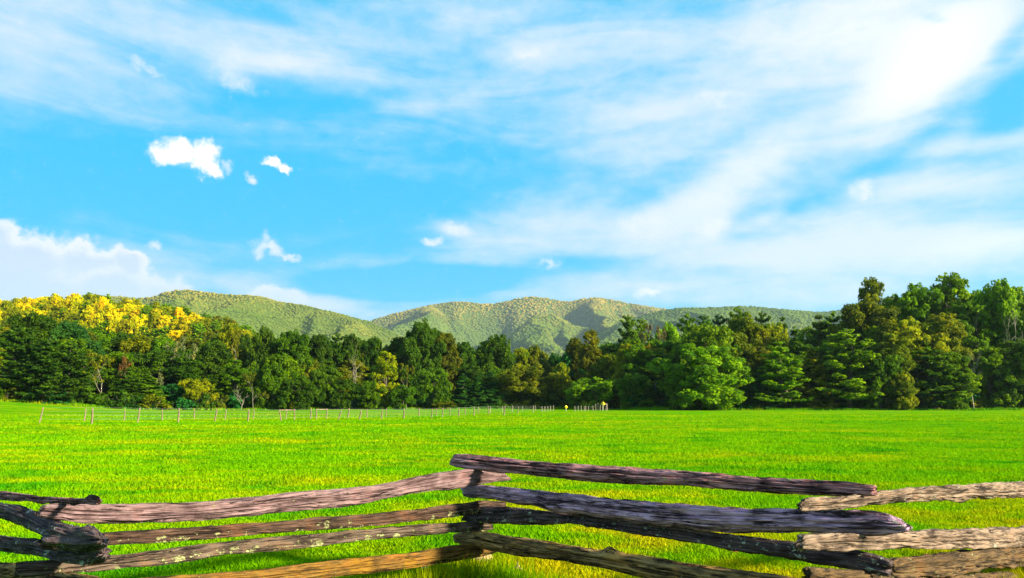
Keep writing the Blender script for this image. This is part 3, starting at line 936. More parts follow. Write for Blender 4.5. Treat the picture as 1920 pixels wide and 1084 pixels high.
# --- say which tree is which
ONES = ['', 'first', 'second', 'third', 'fourth', 'fifth', 'sixth', 'seventh', 'eighth', 'ninth', 'tenth', 'eleventh', 'twelfth', 'thirteenth', 'fourteenth', 'fifteenth', 'sixteenth', 'seventeenth', 'eighteenth', 'nineteenth']
TENS = ['', '', 'twent', 'thirt', 'fort', 'fift', 'sixt', 'sevent', 'eight', 'ninet']
def ordinal(n):
    if n < 20:
        return ONES[n]
    t, u = divmod(n, 10)
    return TENS[t] + ('ieth' if u == 0 else 'y-' + ONES[u])
PLACE = {'front': 'at the edge of the %s', 'back': 'deeper in the %s', 'edge': 'along the foot of the %s', 'ridge': 'on the sunlit left ridge'}
buckets = {}
for t in TREES:
    root, kind, colour, row, px, label = t
    if label:
        root['label'] = label
        continue
    pl = PLACE[row]
    pl = pl % zone_of(px) if '%s' in pl else pl
    buckets.setdefault((colour, KIND_WORD[kind], pl), []).append(t)
for (colour, kw, pl), ts in buckets.items():
    ts.sort(key=lambda t: t[4])
    for i, t in enumerate(ts):
        if len(ts) == 1:
            t[0]['label'] = f'only {colour} {kw} {pl}' if False else f'{colour} {kw} {pl}'
        else:
            t[0]['label'] = f'{colour} {kw} {pl}, {ordinal(i + 1)} from left'

# ------------------------------------------------------------------ the rail fence in front
def wood_mat(name, dark, light, tint, lichen=0.0, lichen_col=(0.46, 0.47, 0.20), fleck=0.0, warm=None, crackle=0.43, low=False):
    m, g, b = mat(name)
    gr = attr(g, 'grain', 'Vector')
    streak = g.noise(g.vm('MULTIPLY', gr, (46, 46, 4.5)), 1.0, 5, 0.75, 0.6)
    broad = g.noise(g.vm('MULTIPLY', gr, (24, 24, 4.0)), 1.0, 4, 0.65, 0.8)
    blotch = g.noise(gr, 5.0, 4, 0.6, 0.4)
    crack = g.noise(g.vm('MULTIPLY', gr, (27, 27, 2.4)), 1.0, 4, 0.7, 0.9)
    v = g.m('ADD', g.m('MULTIPLY', streak, 0.55), g.m('ADD', g.m('MULTIPLY', broad, 0.35), g.m('MULTIPLY', blotch, 0.35)))
    c = g.mix(g.sstep(v, 0.50, 0.74), dark, light)
    c = g.mix(g.sstep(blotch, 0.50, 0.72, 0.0, 0.75), c, g.mix(1.0, c, tint, 'MULTIPLY'))
    if warm:
        c = g.mix(g.sstep(g.noise(gr, 3.0, 4, 0.65, 0.5), 0.50, 0.62), c, g.mix(streak, warm, tuple(w * 1.5 for w in warm)))
    cr = g.sstep(crack, crackle, crackle - 0.09)
    c = g.mix(g.m('MULTIPLY', cr, 0.95), c, tuple(x * 0.25 for x in dark))
    h = g.m('SUBTRACT', g.m('ADD', g.m('MULTIPLY', streak, 0.5), g.m('MULTIPLY', broad, 0.5)), g.m('MULTIPLY', cr, 1.1))
    for amt, sc, lo in ((lichen, 11.0, 0.46), (lichen, 24.0, 0.42), (fleck, 38.0, 0.30)):
        if amt <= 0:
            continue
        vo = g.new('ShaderNodeTexVoronoi')
        vo.inputs['Scale'].default_value = sc
        g.put(vo.inputs['Vector'], g.vm('ADD', gr, g.vm('SCALE', g.vm('SUBTRACT', _ncol(g, gr, 40.0), (0.5, 0.5, 0.5)), scale=0.07)))
        pick = g.xyz(vo.outputs['Color'])[0]
        size = g.sstep(pick, 1 - amt, 1.0, lo * 0.35, lo * 1.2, 'LINEAR')
        patch = g.sstep(g.noise(gr, 2.2, 3, 0.6, 0.3), 0.38, 0.52, 0.45, 1.0)
        if low:
            patch = g.m('MULTIPLY', patch, g.sstep(g.xyz(gr)[1], 0.030, -0.006))
        size = g.m('MULTIPLY', g.m('MULTIPLY', size, patch), g.m('GREATER_THAN', pick, 1 - amt))
        spot = g.sstep(g.m('SUBTRACT', size, vo.outputs['Distance']), -0.01, 0.06)
        lc = g.mix(g.sstep(g.noise(gr, 75.0, 4, 0.7), 0.3, 0.7), tuple(x * 0.30 for x in lichen_col), tuple(min(x * 0.95, 0.8) for x in lichen_col))
        spot = g.m('MULTIPLY', spot, g.sstep(g.noise(gr, 130.0, 3, 0.6), 0.30, 0.52, 0.25, 1.0))
        c = g.mix(spot, c, lc)
        h = g.m('ADD', h, g.m('MULTIPLY', spot, 0.35))
    g.l.new(c, b.inputs['Base Color'])
    b.inputs['Roughness'].default_value = 0.82
    b.inputs['Specular IOR Level'].default_value = 0.2
    bp = g.new('ShaderNodeBump')
    bp.inputs['Strength'].default_value = 0.9
    bp.inputs['Distance'].default_value = 0.02
    g.l.new(h, bp.inputs['Height'])
    g.l.new(bp.outputs[0], b.inputs['Normal'])
    return m

WOOD = {
    'pinkish': wood_mat('pinkish_grey_wood', (0.042, 0.021, 0.021), (0.25, 0.160, 0.165), (0.75, 0.55, 0.5), 0.03, fleck=0.04),
    'brown_lichen': wood_mat('brown_lichened_wood', (0.018, 0.010, 0.006), (0.105, 0.060, 0.040), (1.2, 0.8, 0.5), 0.80, low=True),
    'grey_lichen': wood_mat('grey_lichened_wood', (0.024, 0.014, 0.009), (0.150, 0.108, 0.078), (1.1, 0.8, 0.55), 0.82, low=True),
    'orange': wood_mat('mossy_orange_wood', (0.045, 0.024, 0.004), (0.20, 0.105, 0.018), (1.3, 0.9, 0.5), 0.0, fleck=0.25, lichen_col=(0.38, 0.28, 0.08), warm=(0.17, 0.085, 0.006)),
    'plum': wood_mat('plum_grey_wood', (0.060, 0.022, 0.026), (0.50, 0.245, 0.245), (1.15, 0.8, 0.75), 0.02, fleck=0.10, crackle=0.48),
    'violet': wood_mat('violet_black_wood', (0.036, 0.018, 0.030), (0.60, 0.365, 0.50), (0.75, 0.75, 0.85), 0.02, (0.5, 0.5, 0.46), fleck=0.05, crackle=0.46),
    'black': wood_mat('black_flecked_wood', (0.020, 0.011, 0.012), (0.130, 0.090, 0.095), (0.9, 0.8, 0.8), 0.25, (0.60, 0.66, 0.52), fleck=0.55),
    'olive_brown': wood_mat('olive_brown_wood', (0.050, 0.028, 0.010), (0.40, 0.250, 0.095), (1.0, 0.85, 0.5), 0.03, fleck=0.08, crackle=0.47),
    'tan_grey': wood_mat('tan_grey_wood', (0.045, 0.026, 0.017), (0.27, 0.195, 0.140), (0.85, 0.65, 0.5), 0.06, (0.45, 0.46, 0.32), fleck=0.06),
    'umber': wood_mat('umber_wood', (0.020, 0.011, 0.004), (0.130, 0.078, 0.030), (1.1, 0.8, 0.5), 0.05, fleck=0.15),
}
J0, J1, J2 = Vector((-2.72, 4.46, 0)), Vector((-0.30, 6.50, 0)), Vector((2.16, 4.55, 0))
JL, JR = Vector((-5.20, 6.45, 0)), Vector((4.72, 6.62, 0))

def on_plane(px, py, A, B):
    n = Vector((-(B - A).y, (B - A).x, 0)).normalized()
    d = ray(px, py)
    o = Vector((0, 0, CAMZ))
    t = (A - o).dot(n) / d.dot(n)
    return o + d * t, n if n.dot(d) < 0 else -n

SECT = {   # cross-sections: (towards the viewer, up)
    'slab': [(-.9, -.8), (.55, -1), (1, -.55), (.82, .9), (.45, 1), (-.9, .75)],
    'roof': [(-.9, -.7), (.6, -1), (1, -.75), (.95, .05), (-.2, 1), (-1, .8)],
    'wedge': [(-.8, -.5), (.25, -1), (1, -.35), (.85, .8), (.35, 1), (-.8, .6)],
    'round': [(-.9, -.5), (-.3, -1), (.5, -.95), (1, -.3), (.95, .5), (.35, 1), (-.5, .95), (-1, .3)],
    'quad': [(-.9, -.9), (.9, -1), (1, .7), (.5, 1), (-.9, .95)],
}
def rail_mesh(name, pts, A, B, material, sect, seed, depth=0.95, rough=1.0, cut=(0.0, 0.0), bumps=(), push=0.0):
    """pts: (px, py_top, py_bottom) along the rail, standing in the fence plane through A and B"""
    ctr, hh = [], []
    for (px, a, b) in pts:
        p, n = on_plane(px, (a + b) / 2, A, B)
        q, _ = on_plane(px, a, A, B)
        ctr.append(p + n * push); hh.append((q - p).length)
    ctr = np.array([list(c) for c in ctr]); hh = np.array(hh)
    nrm = np.array(list(n))
    seg = np.concatenate([[0], np.cumsum(np.linalg.norm(np.diff(ctr, axis=0), axis=1))])
    L = seg[-1]
    NS, NK = max(40, int(L * 60)), 72
    s = np.linspace(0, L, NS)
    def smooth(vals):
        v = np.interp(s, seg, vals)
        k = max(3, int(NS * 0.05)) | 1
        pad = np.concatenate([2 * v[0] - v[k:0:-1], v, 2 * v[-1] - v[-2:-k - 2:-1]])
        return np.convolve(pad, np.ones(k) / k, 'same')[k:-k]
    cx = np.stack([smooth(ctr[:, i]) for i in range(3)], 1)
    hv = smooth(hh)
    poly = np.array(SECT[sect], float)
    poly[:, 0] *= depth
    # resample the section by angle, then round it a little
    th = np.linspace(0, 2 * pi, NK, endpoint=False)
    P2 = np.concatenate([poly, poly[:1]])
    rad = np.zeros(NK)
    for i, t in enumerate(th):
        d = np.array([cos(t), sin(t)])
        best = 1e9
        for a, b in zip(P2[:-1], P2[1:]):
            e = b - a
            den = d[0] * e[1] - d[1] * e[0]
            if abs(den) < 1e-9:
                continue
            u = (a[0] * e[1] - a[1] * e[0]) / den
            w = (a[0] * d[1] - a[1] * d[0]) / den
            if u > 0 and -1e-6 <= w <= 1 + 1e-6:
                best = min(best, u)
        rad[i] = best
    T = np.gradient(cx, axis=0); T /= np.linalg.norm(T, axis=1)[:, None]
    U = np.cross(np.cross(T, np.array([0, 0, 1.0])), T); U /= np.linalg.norm(U, axis=1)[:, None]
    Nn = np.cross(U, T)
    if Nn[0].dot(nrm) < 0:
        Nn = -Nn
    SS, TH = np.meshgrid(s, th, indexing='ij')
    cth, sth = np.cos(TH), np.sin(TH)
    so = seed * 7.13
    low = fbm(cth * 0.8 + so, sth * 0.8, SS * 1.7, seed=seed, oct=3) - 0.5
    mid = fbm(cth * 2.5 + so, sth * 2.5, SS * 3.5, seed=seed + 20, oct=3) - 0.5
    fib = 0.22 - np.abs(2 * fbm(cth * 6 + so, sth * 6, SS * 2.6, seed=seed + 40, oct=3) - 1) * 1.6
    crk = fbm(cth * 5 + so, sth * 5, SS * 1.8, seed=seed + 60, oct=2)
    R = rad[None, :] * hv[:, None]
    R = R * (1 + rough * (0.20 * low + 0.14 * mid)) + rough * (0.030 * fib - 0.026 * sst(crk, 0.42, 0.30))
    rg = np.random.default_rng(seed + 500)
    for _ in range(int(5 * L)):              # drying splits that run along the grain
        s0, ln_, t0 = rg.uniform(0, L), rg.uniform(0.12, 0.7), rg.uniform(0, 2 * pi)
        tc_ = t0 + 0.25 * (vnoise(SS * 2.2, seed * 3.1, seed=seed) - 0.5) + 0.10 * (vnoise(SS * 14, seed * 1.3, seed=seed + 1) - 0.5)
        dd = np.abs(np.angle(np.exp(1j * (TH - tc_))))
        R = R - rg.uniform(0.010, 0.028) * np.exp(-(dd / 0.075) ** 2) * np.clip(1 - ((SS - s0) / ln_) ** 2, 0, 1)
    for (bs, bth, size, amt) in bumps:      # knots and burls: place along, angle, size, height
        dd = ((SS - bs * L) / size) ** 2 + (np.angle(np.exp(1j * (TH - bth))) / 0.7) ** 2
        R = R + amt * np.exp(-dd)
    # worn ends
    e = np.minimum(SS, L - SS)
    R = R * (1 - 0.14 * np.exp(-(e / 0.025) ** 2))
    ends = np.exp(-(SS / 0.12)) * (cut[0] * sth + 0.035 * (vnoise(cth * 3, sth * 3, seed=seed + 3) - 0.5)) + \
           np.exp(-((L - SS) / 0.12)) * (cut[1] * sth + 0.035 * (vnoise(cth * 3 + 5, sth * 3, seed=seed + 4) - 0.5))
    V = cx[:, None, :] + (R * cth)[:, :, None] * Nn[:, None, :] + (R * sth)[:, :, None] * U[:, None, :] + ends[:, :, None] * T[:, None, :]
    gr = np.stack([R * cth + so, R * sth, SS + so * 3], -1)
    V = V.reshape(-1, 3); gr = gr.reshape(-1, 3)
    q, sz = grid_faces(NS, NK, True)
    loops, sizes = [q], [sz]
    extra, eg = [], []
    base = len(V)
    for end, ring0 in ((0, 0), (1, (NS - 1) * NK)):
        ring = np.arange(ring0, ring0 + NK)
        c = V[ring].mean(0)
        prev = ring
        for f in (0.66, 0.33):
            rv = c + (V[ring] - c) * f
            jit = (vnoise(cth[0] * 4 * f + so, sth[0] * 4 * f, seed=seed + 9 + end) - 0.5) * 0.03
            rv = rv + T[0 if end == 0 else -1] * jit[:, None]
            new = np.arange(base, base + NK); base += NK
            extra.append(rv)
            g2 = gr[ring].copy(); cc = g2.mean(0); g2 = cc + (g2 - cc) * f; g2[:, 2] *= 14
            eg.append(g2)
            a, b = (prev, new)
            qq = np.stack([a, np.roll(a, -1), np.roll(b, -1), b], 1)
            loops.append((qq[:, ::-1] if end == 0 else qq).ravel()); sizes.append(np.full(NK, 4))
            prev = new
        loops.append(prev if end == 1 else prev[::-1]); sizes.append(np.array([NK]))
    V = np.concatenate([V] + extra); gr = np.concatenate([gr] + eg)
    me = mesh_np(name, V, np.concatenate(loops), np.concatenate(sizes), [material], False, {'grain': gr})
    bm = bmesh.new(); bm.from_mesh(me)
    bmesh.ops.recalc_face_normals(bm, faces=bm.faces)
    bm.to_mesh(me); bm.free()
    return me

fence = empty('split_rail_fence', (0, 0, 0), label='weathered zigzag split rail fence of stacked dark logs in the foreground', category='fence')
RAILS = [
    # left panel, from the near left corner away to the middle corner
    ('pinkish', 'slab', J0, J1, [(75, 944, 971), (160, 946, 981), (250, 945, 981), (350, 942, 977), (480, 931, 966), (555, 921, 956), (630, 917, 951), (680, 912, 942), (730, 905, 932), (780, 893, 925), (830, 885, 916), (880, 879, 910), (950, 885, 901)],
     dict(depth=0.75, cut=(0.02, -0.05), bumps=[(0.82, 5.0, 0.12, 0.022), (0.60, 4.6, 0.15, 0.015)]), 'pinkish grey top rail of the left panel, long and wavy'),
    ('brown_lichen', 'roof', J0, J1, [(78, 1003, 1030), (210, 999, 1021), (300, 993, 1016), (400, 986, 1009), (480, 981, 1001), (580, 971, 994), (680, 966, 987), (780, 956, 977), (855, 946, 968), (905, 939, 961), (948, 941, 956)],
     dict(depth=0.9), 'thin dark brown rail dotted with pale lichen, second down on the left'),
    ('grey_lichen', 'roof', J0, J1, [(33, 1054, 1083), (130, 1051, 1075), (200, 1044, 1067), (300, 1032, 1058), (400, 1020, 1042), (480, 1011, 1034), (580, 1003, 1026), (680, 993, 1012), (780, 985, 1004), (880, 979, 996), (922, 981, 993)],
     dict(depth=0.95), 'grey brown rail with yellow lichen along its lower edge, third down on the left'),
    ('orange', 'slab', J0, J1, [(160, 1096, 1128), (270, 1083, 1113), (375, 1076, 1104), (480, 1069, 1096), (580, 1056, 1086), (680, 1045, 1075), (780, 1034, 1062), (855, 1021, 1050), (905, 1017, 1042), (938, 1019, 1033)],
     dict(depth=0.8), 'mossy orange brown bottom rail of the left panel'),
    # middle panel, from the far middle corner to the near right corner
    ('plum', 'roof', J1, J2, [(850, 852, 874), (890, 853, 881), (990, 864, 889), (1090, 871, 899), (1190, 877, 907), (1290, 885, 911), (1400, 893, 920), (1520, 901, 927), (1620, 905, 929), (1640, 907, 930)],
     dict(depth=1.15), 'plum grey squared top rail of the middle panel'),
    ('violet', 'wedge', J1, J2, [(870, 910, 932), (905, 909, 936), (965, 915, 946), (1018, 920, 952), (1032, 922, 963), (1090, 926, 966), (1150, 934, 976), (1215, 939, 986), (1315, 946, 997), (1400, 951, 999), (1500, 954, 999), (1570, 953, 1003), (1630, 957, 1004), (1675, 960, 1001), (1694, 970, 996)],
     dict(depth=0.85, cut=(0.0, -0.03), bumps=[(0.86, 0.6, 0.10, 0.02)]), 'thick cracked violet black rail, second down in the middle panel'),
    ('black', 'slab', J1, J2, [(866, 960, 979), (905, 948, 982), (990, 955, 984), (1065, 964, 983), (1140, 972, 994), (1215, 980, 1006), (1315, 996, 1020), (1350, 1001, 1028), (1425, 1010, 1040), (1500, 1020, 1052), (1545, 1028, 1060), (1600, 1032, 1066), (1650, 1043, 1078), (1668, 1050, 1083)],
     dict(depth=0.85, push=-0.03), 'black rail speckled with pale flecks under the violet one'),
    ('olive_brown', 'round', J1, J2, [(852, 1000, 1016), (890, 995, 1025), (965, 1007, 1040), (1050, 1020, 1050), (1140, 1035, 1066), (1215, 1043, 1084), (1315, 1061, 1102), (1400, 1072, 1112), (1480, 1083, 1122), (1560, 1094, 1134)],
     dict(depth=0.95, bumps=[(0.505, 1.35, 0.07, 0.05)]), 'olive brown round bottom log with a broken branch stub'),
    # right panel, from the near right corner away to the right
    ('tan_grey', 'wedge', J2, JR, [(1502, 934, 959), (1580, 930, 954), (1650, 920, 945), (1724, 911, 939), (1772, 910, 941), (1845, 905, 936), (1920, 904, 933), (2000, 902, 928)],
     dict(depth=0.85, cut=(0.03, 0), bumps=[(0.45, 4.7, 0.10, 0.012)]), 'pale tan grey top rail of the right panel'),
    ('tan_grey', 'quad', J2, JR, [(1500, 1002, 1033), (1600, 1001, 1030), (1675, 999, 1028), (1772, 993, 1028), (1845, 990, 1027), (1920, 988, 1025), (2010, 982, 1017)],
     dict(depth=0.8, cut=(0.03, 0)), 'pale straight rail with a lichened cut end, second down on the right'),
    ('umber', 'quad', J2, JR, [(1667, 1050, 1084), (1690, 1047, 1085), (1772, 1038, 1079), (1845, 1030, 1066), (1920, 1025, 1060), (2010, 1016, 1048)],
     dict(depth=0.8), 'umber brown rail, third down on the right'),
    ('umber', 'quad', J2, JR, [(1514, 1064, 1096), (1600, 1070, 1106), (1700, 1085, 1120), (1800, 1080, 1112), (1900, 1072, 1102)],
     dict(depth=0.8), 'umber bottom rail with a cut end at the right corner'),
    # far left panel, coming in from the left to the near left corner
    ('plum', 'roof', JL, J0, [(-90, 914, 926), (0, 922, 936), (75, 932, 942), (150, 936, 944), (187, 937, 946)],
     dict(depth=1.1), 'thin plum brown top rail at the far left'),
    ('black', 'round', JL, J0, [(-90, 924, 948), (0, 940, 966), (50, 947, 975), (100, 967, 1000), (140, 984, 1024), (175, 990, 1030), (212, 998, 1022)],
     dict(depth=1.0, bumps=[(0.84, 0.15, 0.10, 0.07), (0.94, 1.4, 0.08, 0.03)], cut=(0, -0.05), push=0.05), 'gnarled black rail ending in a knotted burl at the left corner'),
    ('black', 'round', JL, J0, [(-80, 994, 1018), (0, 1006, 1032), (75, 1012, 1040), (120, 1025, 1053), (165, 1028, 1058), (196, 1024, 1054)],
     dict(depth=0.95), 'black flecked rail below the burl at the far left'),
    ('olive_brown', 'round', JL, J0, [(-80, 1040, 1066), (0, 1057, 1086), (60, 1060, 1090), (120, 1074, 1106), (190, 1084, 1116)],
     dict(depth=0.95), 'dark bottom log at the far left'),
]
for i, (mt, sec, A, B, pts, kw, lab) in enumerate(RAILS):
    add('rail', rail_mesh('rail', pts, A, B, WOOD[mt], sec, i + 1, **kw), fence, label=lab)

# ------------------------------------------------------------------ grass
def build_grass():
    rng = np.random.default_rng(2)
    n = 660000
    y0, y1 = 3.0, 95.0
    # density falls with distance
    k = -0.55
    u = rng.uniform(0, 1, n)
    y = (y0 ** k + u * (y1 ** k - y0 ** k)) ** (1 / k)
    x = rng.uniform(-1, 1, n) * (0.80 * y + 1.2)
    z = ground_z(x, y)
    tuft = fbm(x * 1.1, y * 1.1, seed=77, oct=3)
    # longer unmown growth along the fence
    def seg_d(A, B):
        a = np.array([A.x, A.y]); b = np.array([B.x, B.y]); d = b - a
        t = np.clip(((x - a[0]) * d[0] + (y - a[1]) * d[1]) / d.dot(d), 0, 1)
        return np.hypot(x - a[0] - t * d[0], y - a[1] - t * d[1])
    df = np.minimum.reduce([seg_d(J0, J1), seg_d(J1, J2), seg_d(J2, JR), seg_d(JL, J0)])
    h = (0.026 + 0.030 * sst(tuft, 0.42, 0.72)) * rng.uniform(0.55, 1.35, n) * (1 + 0.75 * np.exp(-(df / 0.55) ** 2))
    w = (0.0040 + 0.00085 * y) * rng.uniform(0.6, 1.3, n)
    h = h * (1 + 0.010 * y)
    a = rng.uniform(0, 2 * pi, n)
    lean = rng.uniform(0.2, 1.3, n) * h
    la = rng.uniform(0, 2 * pi, n)
    dx, dy = np.cos(a) * w, np.sin(a) * w
    V = np.zeros((n, 3, 3))
    V[:, 0] = np.stack([x - dx, y - dy, z - 0.005], 1)
    V[:, 1] = np.stack([x + dx, y + dy, z - 0.005], 1)
    V[:, 2] = np.stack([x + np.cos(la) * lean, y + np.sin(la) * lean, z + h], 1)
    # uncut growth: along the edge of the wood, along the wire fence and up through the rails
    m1 = 45000
    ex = rng.uniform(-125, 125, m1)
    ey = forest_edge(ex) + rng.normal(-1.2, 1.1, m1)
    eh = rng.uniform(0.15, 0.6, m1) * (0.4 + 1.2 * fbm(ex * 0.35, ey * 0.2, seed=41, oct=3))
    ew = np.full(m1, 0.07)
    m2 = 15000
    sg = [(J0, J1), (J1, J2), (J2, JR), (JL, J0)]
    k = rng.integers(0, 4, m2); tt = rng.uniform(0, 1, m2)
    fx = np.array([sg[i][0].x + (sg[i][1].x - sg[i][0].x) * t for i, t in zip(k, tt)]) + rng.normal(0, 0.13, m2)
    fy = np.array([sg[i][0].y + (sg[i][1].y - sg[i][0].y) * t for i, t in zip(k, tt)]) + rng.normal(0, 0.13, m2)
    fh = rng.uniform(0.08, 0.30, m2) * (0.35 + 1.1 * fbm(fx * 2.5, fy * 2.5, seed=43, oct=2))
    fw = np.full(m2, 0.0045)
    gx, gy, gh, gw = np.concatenate([ex, fx]), np.concatenate([ey, fy]), np.concatenate([eh, fh]), np.concatenate([ew, fw])
    gz = ground_z(gx, gy); q = m1 + m2
    ga, gl, gb = rng.uniform(0, 2 * pi, q), rng.uniform(0.1, 0.6, q) * gh, rng.uniform(0, 2 * pi, q)
    V2 = np.zeros((q, 3, 3))
    V2[:, 0] = np.stack([gx - np.cos(ga) * gw, gy - np.sin(ga) * gw, gz - 0.01], 1)
    V2[:, 1] = np.stack([gx + np.cos(ga) * gw, gy + np.sin(ga) * gw, gz - 0.01], 1)
    V2[:, 2] = np.stack([gx + np.cos(gb) * gl, gy + np.sin(gb) * gl, gz + gh], 1)
    V = np.concatenate([V, V2]); n = n + q
    tone = np.clip(rng.normal(0.5, 0.17, n), 0, 1)
    tone[-q:] = np.clip(rng.normal(0.35, 0.25, q), 0, 1)
    add('grass', mesh_np('grass', V.reshape(-1, 3), np.arange(3 * n), np.full(n, 3), [GRASS_M], False, {'tone': np.repeat(tone, 3)}),
        kind='stuff', label='short bright green meadow grass with yellow patches', category='grass')
build_grass()

# ------------------------------------------------------------------ wire fences across the meadow
def simple_mat(name, c1, c2, scale=8.0, rough=0.85):
    m, g, b = mat(name)
    tc = g.new('ShaderNodeTexCoord')
    n = g.noise(g.vm('MULTIPLY', tc.outputs['Object'], (1, 1, 0.25)), scale, 4, 0.6)
    g.l.new(g.mix(g.sstep(n, 0.3, 0.7), c1, c2), b.inputs['Base Color'])
    b.inputs['Roughness'].default_value = rough
    return m
POST_M = simple_mat('weathered_post', (0.08, 0.05, 0.03), (0.26, 0.19, 0.12))
SILVER_M = simple_mat('silvered_post', (0.15, 0.12, 0.08), (0.36, 0.31, 0.23))
WIRE_M = simple_mat('galvanised_wire', (0.20, 0.22, 0.20), (0.34, 0.36, 0.32), 3.0, 0.5)
SIGN_M = simple_mat('yellow_sign_face', (0.90, 0.60, 0.002), (0.95, 0.66, 0.004), 2.0, 0.45)
BLACK_M = simple_mat('black_sign_paint', (0.02, 0.02, 0.02), (0.03, 0.03, 0.03), 2.0, 0.5)
STEEL_M = simple_mat('sign_post_steel', (0.42, 0.42, 0.38), (0.58, 0.57, 0.52), 3.0, 0.5)

def post_mesh(seed, m=None):
    rng = np.random.default_rng(seed)
    mb = MB()
    pts = [(0, 0, -0.3), (rng.normal() * .01, rng.normal() * .01, 0.35), (rng.normal() * .015, rng.normal() * .015, 0.75), (0, 0, 1.0)]
    mb.tube(pts, [0.062, 0.060, 0.056, 0.046], 7)
    return mb.mesh('post', [m or POST_M], False)
POSTS = [post_mesh(s) for s in range(5)]
SILVER = [post_mesh(s, SILVER_M) for s in range(5)]

def ground_at(px, py):
    """the point of the meadow seen at a pixel"""
    d = ray(px, py)
    z = 0.0
    for _ in range(12):
        t = (z - CAMZ) / d.z
        z = float(ground_z(d.x * t, d.y * t))
    return Vector((d.x * t, d.y * t, z))

def wire_fence(label, posts, bars=(), kit=POSTS):
    """posts: (px, top, bottom, lean in px)"""
    ps = []
    for (px, a, b, ln) in posts:
        p = ground_at(px, b)
        hgt = (b - a) / F * p.y
        ps.append((p, min(max(hgt, 0.95), 1.5), ln / F * p.y))
    root = empty('wire_fence', ps[0][0], label=label, category='fence', group='post and wire fences across the meadow')
    r0 = ps[0][0]
    for i, (p, h, ln) in enumerate(ps):
        o = add('post', (SILVER if p.y > 112 else kit)[i % 5], root, p - r0)
        o.scale = (1, 1, h)
        o.scale = (rnd.uniform(.75, 1.15), rnd.uniform(.75, 1.15), h * rnd.uniform(.92, 1.04))
        o.rotation_euler = (rnd.uniform(-.06, .06), math.atan2(ln, h) + rnd.uniform(-.05, .05), 0)
    for f in (0.25, 0.5, 0.72, 0.94):
        mb = MB()
        pts = [tuple(p - r0 + Vector((ln * f, 0, h * f))) for (p, h, ln) in ps]
        mb.tube(pts, [0.0035] * len(pts), 4, False)
        add('wire', mb.mesh('wire', [WIRE_M]), root)
    for (i, j) in bars:
        mb = MB()
        a = ps[i][0] - r0 + Vector((ps[i][2], 0, ps[i][1] * 0.92)); b = ps[j][0] - r0 + Vector((ps[j][2], 0, ps[j][1] * 0.92))
        mb.tube([tuple(a), tuple((a + b) / 2), tuple(b)], [0.05, 0.045, 0.05], 7)
        add('brace_bar', mb.mesh('brace_bar', [POST_M]), root)
    return root

wire_fence('nearer line of weathered posts and wire crossing the meadow on the left',
    [(74, 764, 793, 3), (172, 763, 795, 1), (258, 765, 793, 3), (334, 765, 792, 0), (403, 766, 790, 1), (465, 768, 790, 0), (527, 768, 789, -3), (552, 769, 788, -1),
     (634, 768, 787, 6), (674, 769, 787, 2), (715, 768, 786, 1), (757, 770, 785, 0), (809, 770, 784, 1), (829, 769, 783, 2), (860, 765, 782, 0), (889, 763, 780, 0),
     (916, 762, 778, -1), (945, 762, 779, 1), (971, 761, 776, 2), (1000, 762, 774, 0), (1016, 763, 773, 0), (1021, 762, 772, 1), (1027, 762, 772, 0), (1032, 763, 771, 0), (1038, 761, 772, 0)],
    bars=[(6, 7)])
wire_fence('farther line of grey posts and wire behind the nearer one',
    [(158, 767, 790, 2), (233, 768, 789, 0), (304, 768, 788, 0), (364, 769, 785, 0), (422, 769, 787, 0), (475, 769, 786, 0), (536, 769, 786, 0), (582, 769, 786, 0), (593, 771, 786, 0), (612, 770, 785, 0),
     (652, 768, 785, 2), (688, 768, 784, 0), (724, 769, 782, 0), (785, 770, 781, 0), (818, 770, 780, 0), (844, 769, 779, 0), (872, 764, 777, 0), (897, 763, 775, 0), (919, 762, 774, 0), (942, 763, 773, 0), (960, 762, 772, 1), (980, 763, 771, 0), (1004, 763, 770.5, 0)],
    bars=[(8, 9)])
wire_fence('short run of grey posts leading to the yellow signs',
    [(1078, 761, 771.5, 0), (1084, 764, 771, 0), (1090, 763, 771, 0), (1095, 763, 770.6, 1), (1098, 762, 771, 0), (1103, 764, 770.6, 0), (1112, 761, 770.5, 0), (1117, 757, 770.3, 0), (1121, 757, 770.2, 0), (1125, 758, 770.2, 0), (1130, 758, 770.2, 0), (1136, 757, 770.2, 1), (1139, 758, 770.2, 0)])

def road_sign(px, base_py, top_py, half_px, label, arrow):
    p = ground_at(px, base_py)
    D = p.y
    sc = D / F
    top = (base_py - top_py) * sc
    hw = half_px * sc
    root = empty('road_sign', p, label=label, category='road sign', group='yellow road signs by the lane')
    mb = MB()
    mb.prism([(-.035, -.02), (.035, -.02), (.035, .02), (-.035, .02)], -0.3, top - hw * 0.3)
    add('post', mb.mesh('post', [STEEL_M]), root)
    M = np.array([[1, 0, 0], [0, 0, 1], [0, 1, 0]], float)
    mb = MB()
    c = top - hw
    r = 0.93
    poly = [(0, c - hw), (hw * .07, c - hw * r), (hw * r, c - hw * .07), (hw, c), (hw * r, c + hw * .07), (hw * .07, c + hw * r), (0, c + hw), (-hw * .07, c + hw * r), (-hw * r, c + hw * .07), (-hw, c), (-hw * r, c - hw * .07), (-hw * .07, c - hw * r)]
    mb.prism(poly, -0.035, -0.025, M)
    f = add('sign_face', mb.mesh('sign_face', [SIGN_M]), root)
    if arrow:
        mb = MB()
        k = hw * 0.5
        mb.prism([(-.12 * k, c - .8 * k), (.12 * k, c - .8 * k), (.12 * k, c), (.5 * k, c + .3 * k), (.32 * k, c + .46 * k), (-.12 * k, c + .1 * k)], -0.041, -0.037, M)
        add('arrow', mb.mesh('arrow', [BLACK_M]), f)
    return root
road_sign(1061.5, 771.5, 760, 3.2, 'smaller yellow diamond road sign on a short post', False)
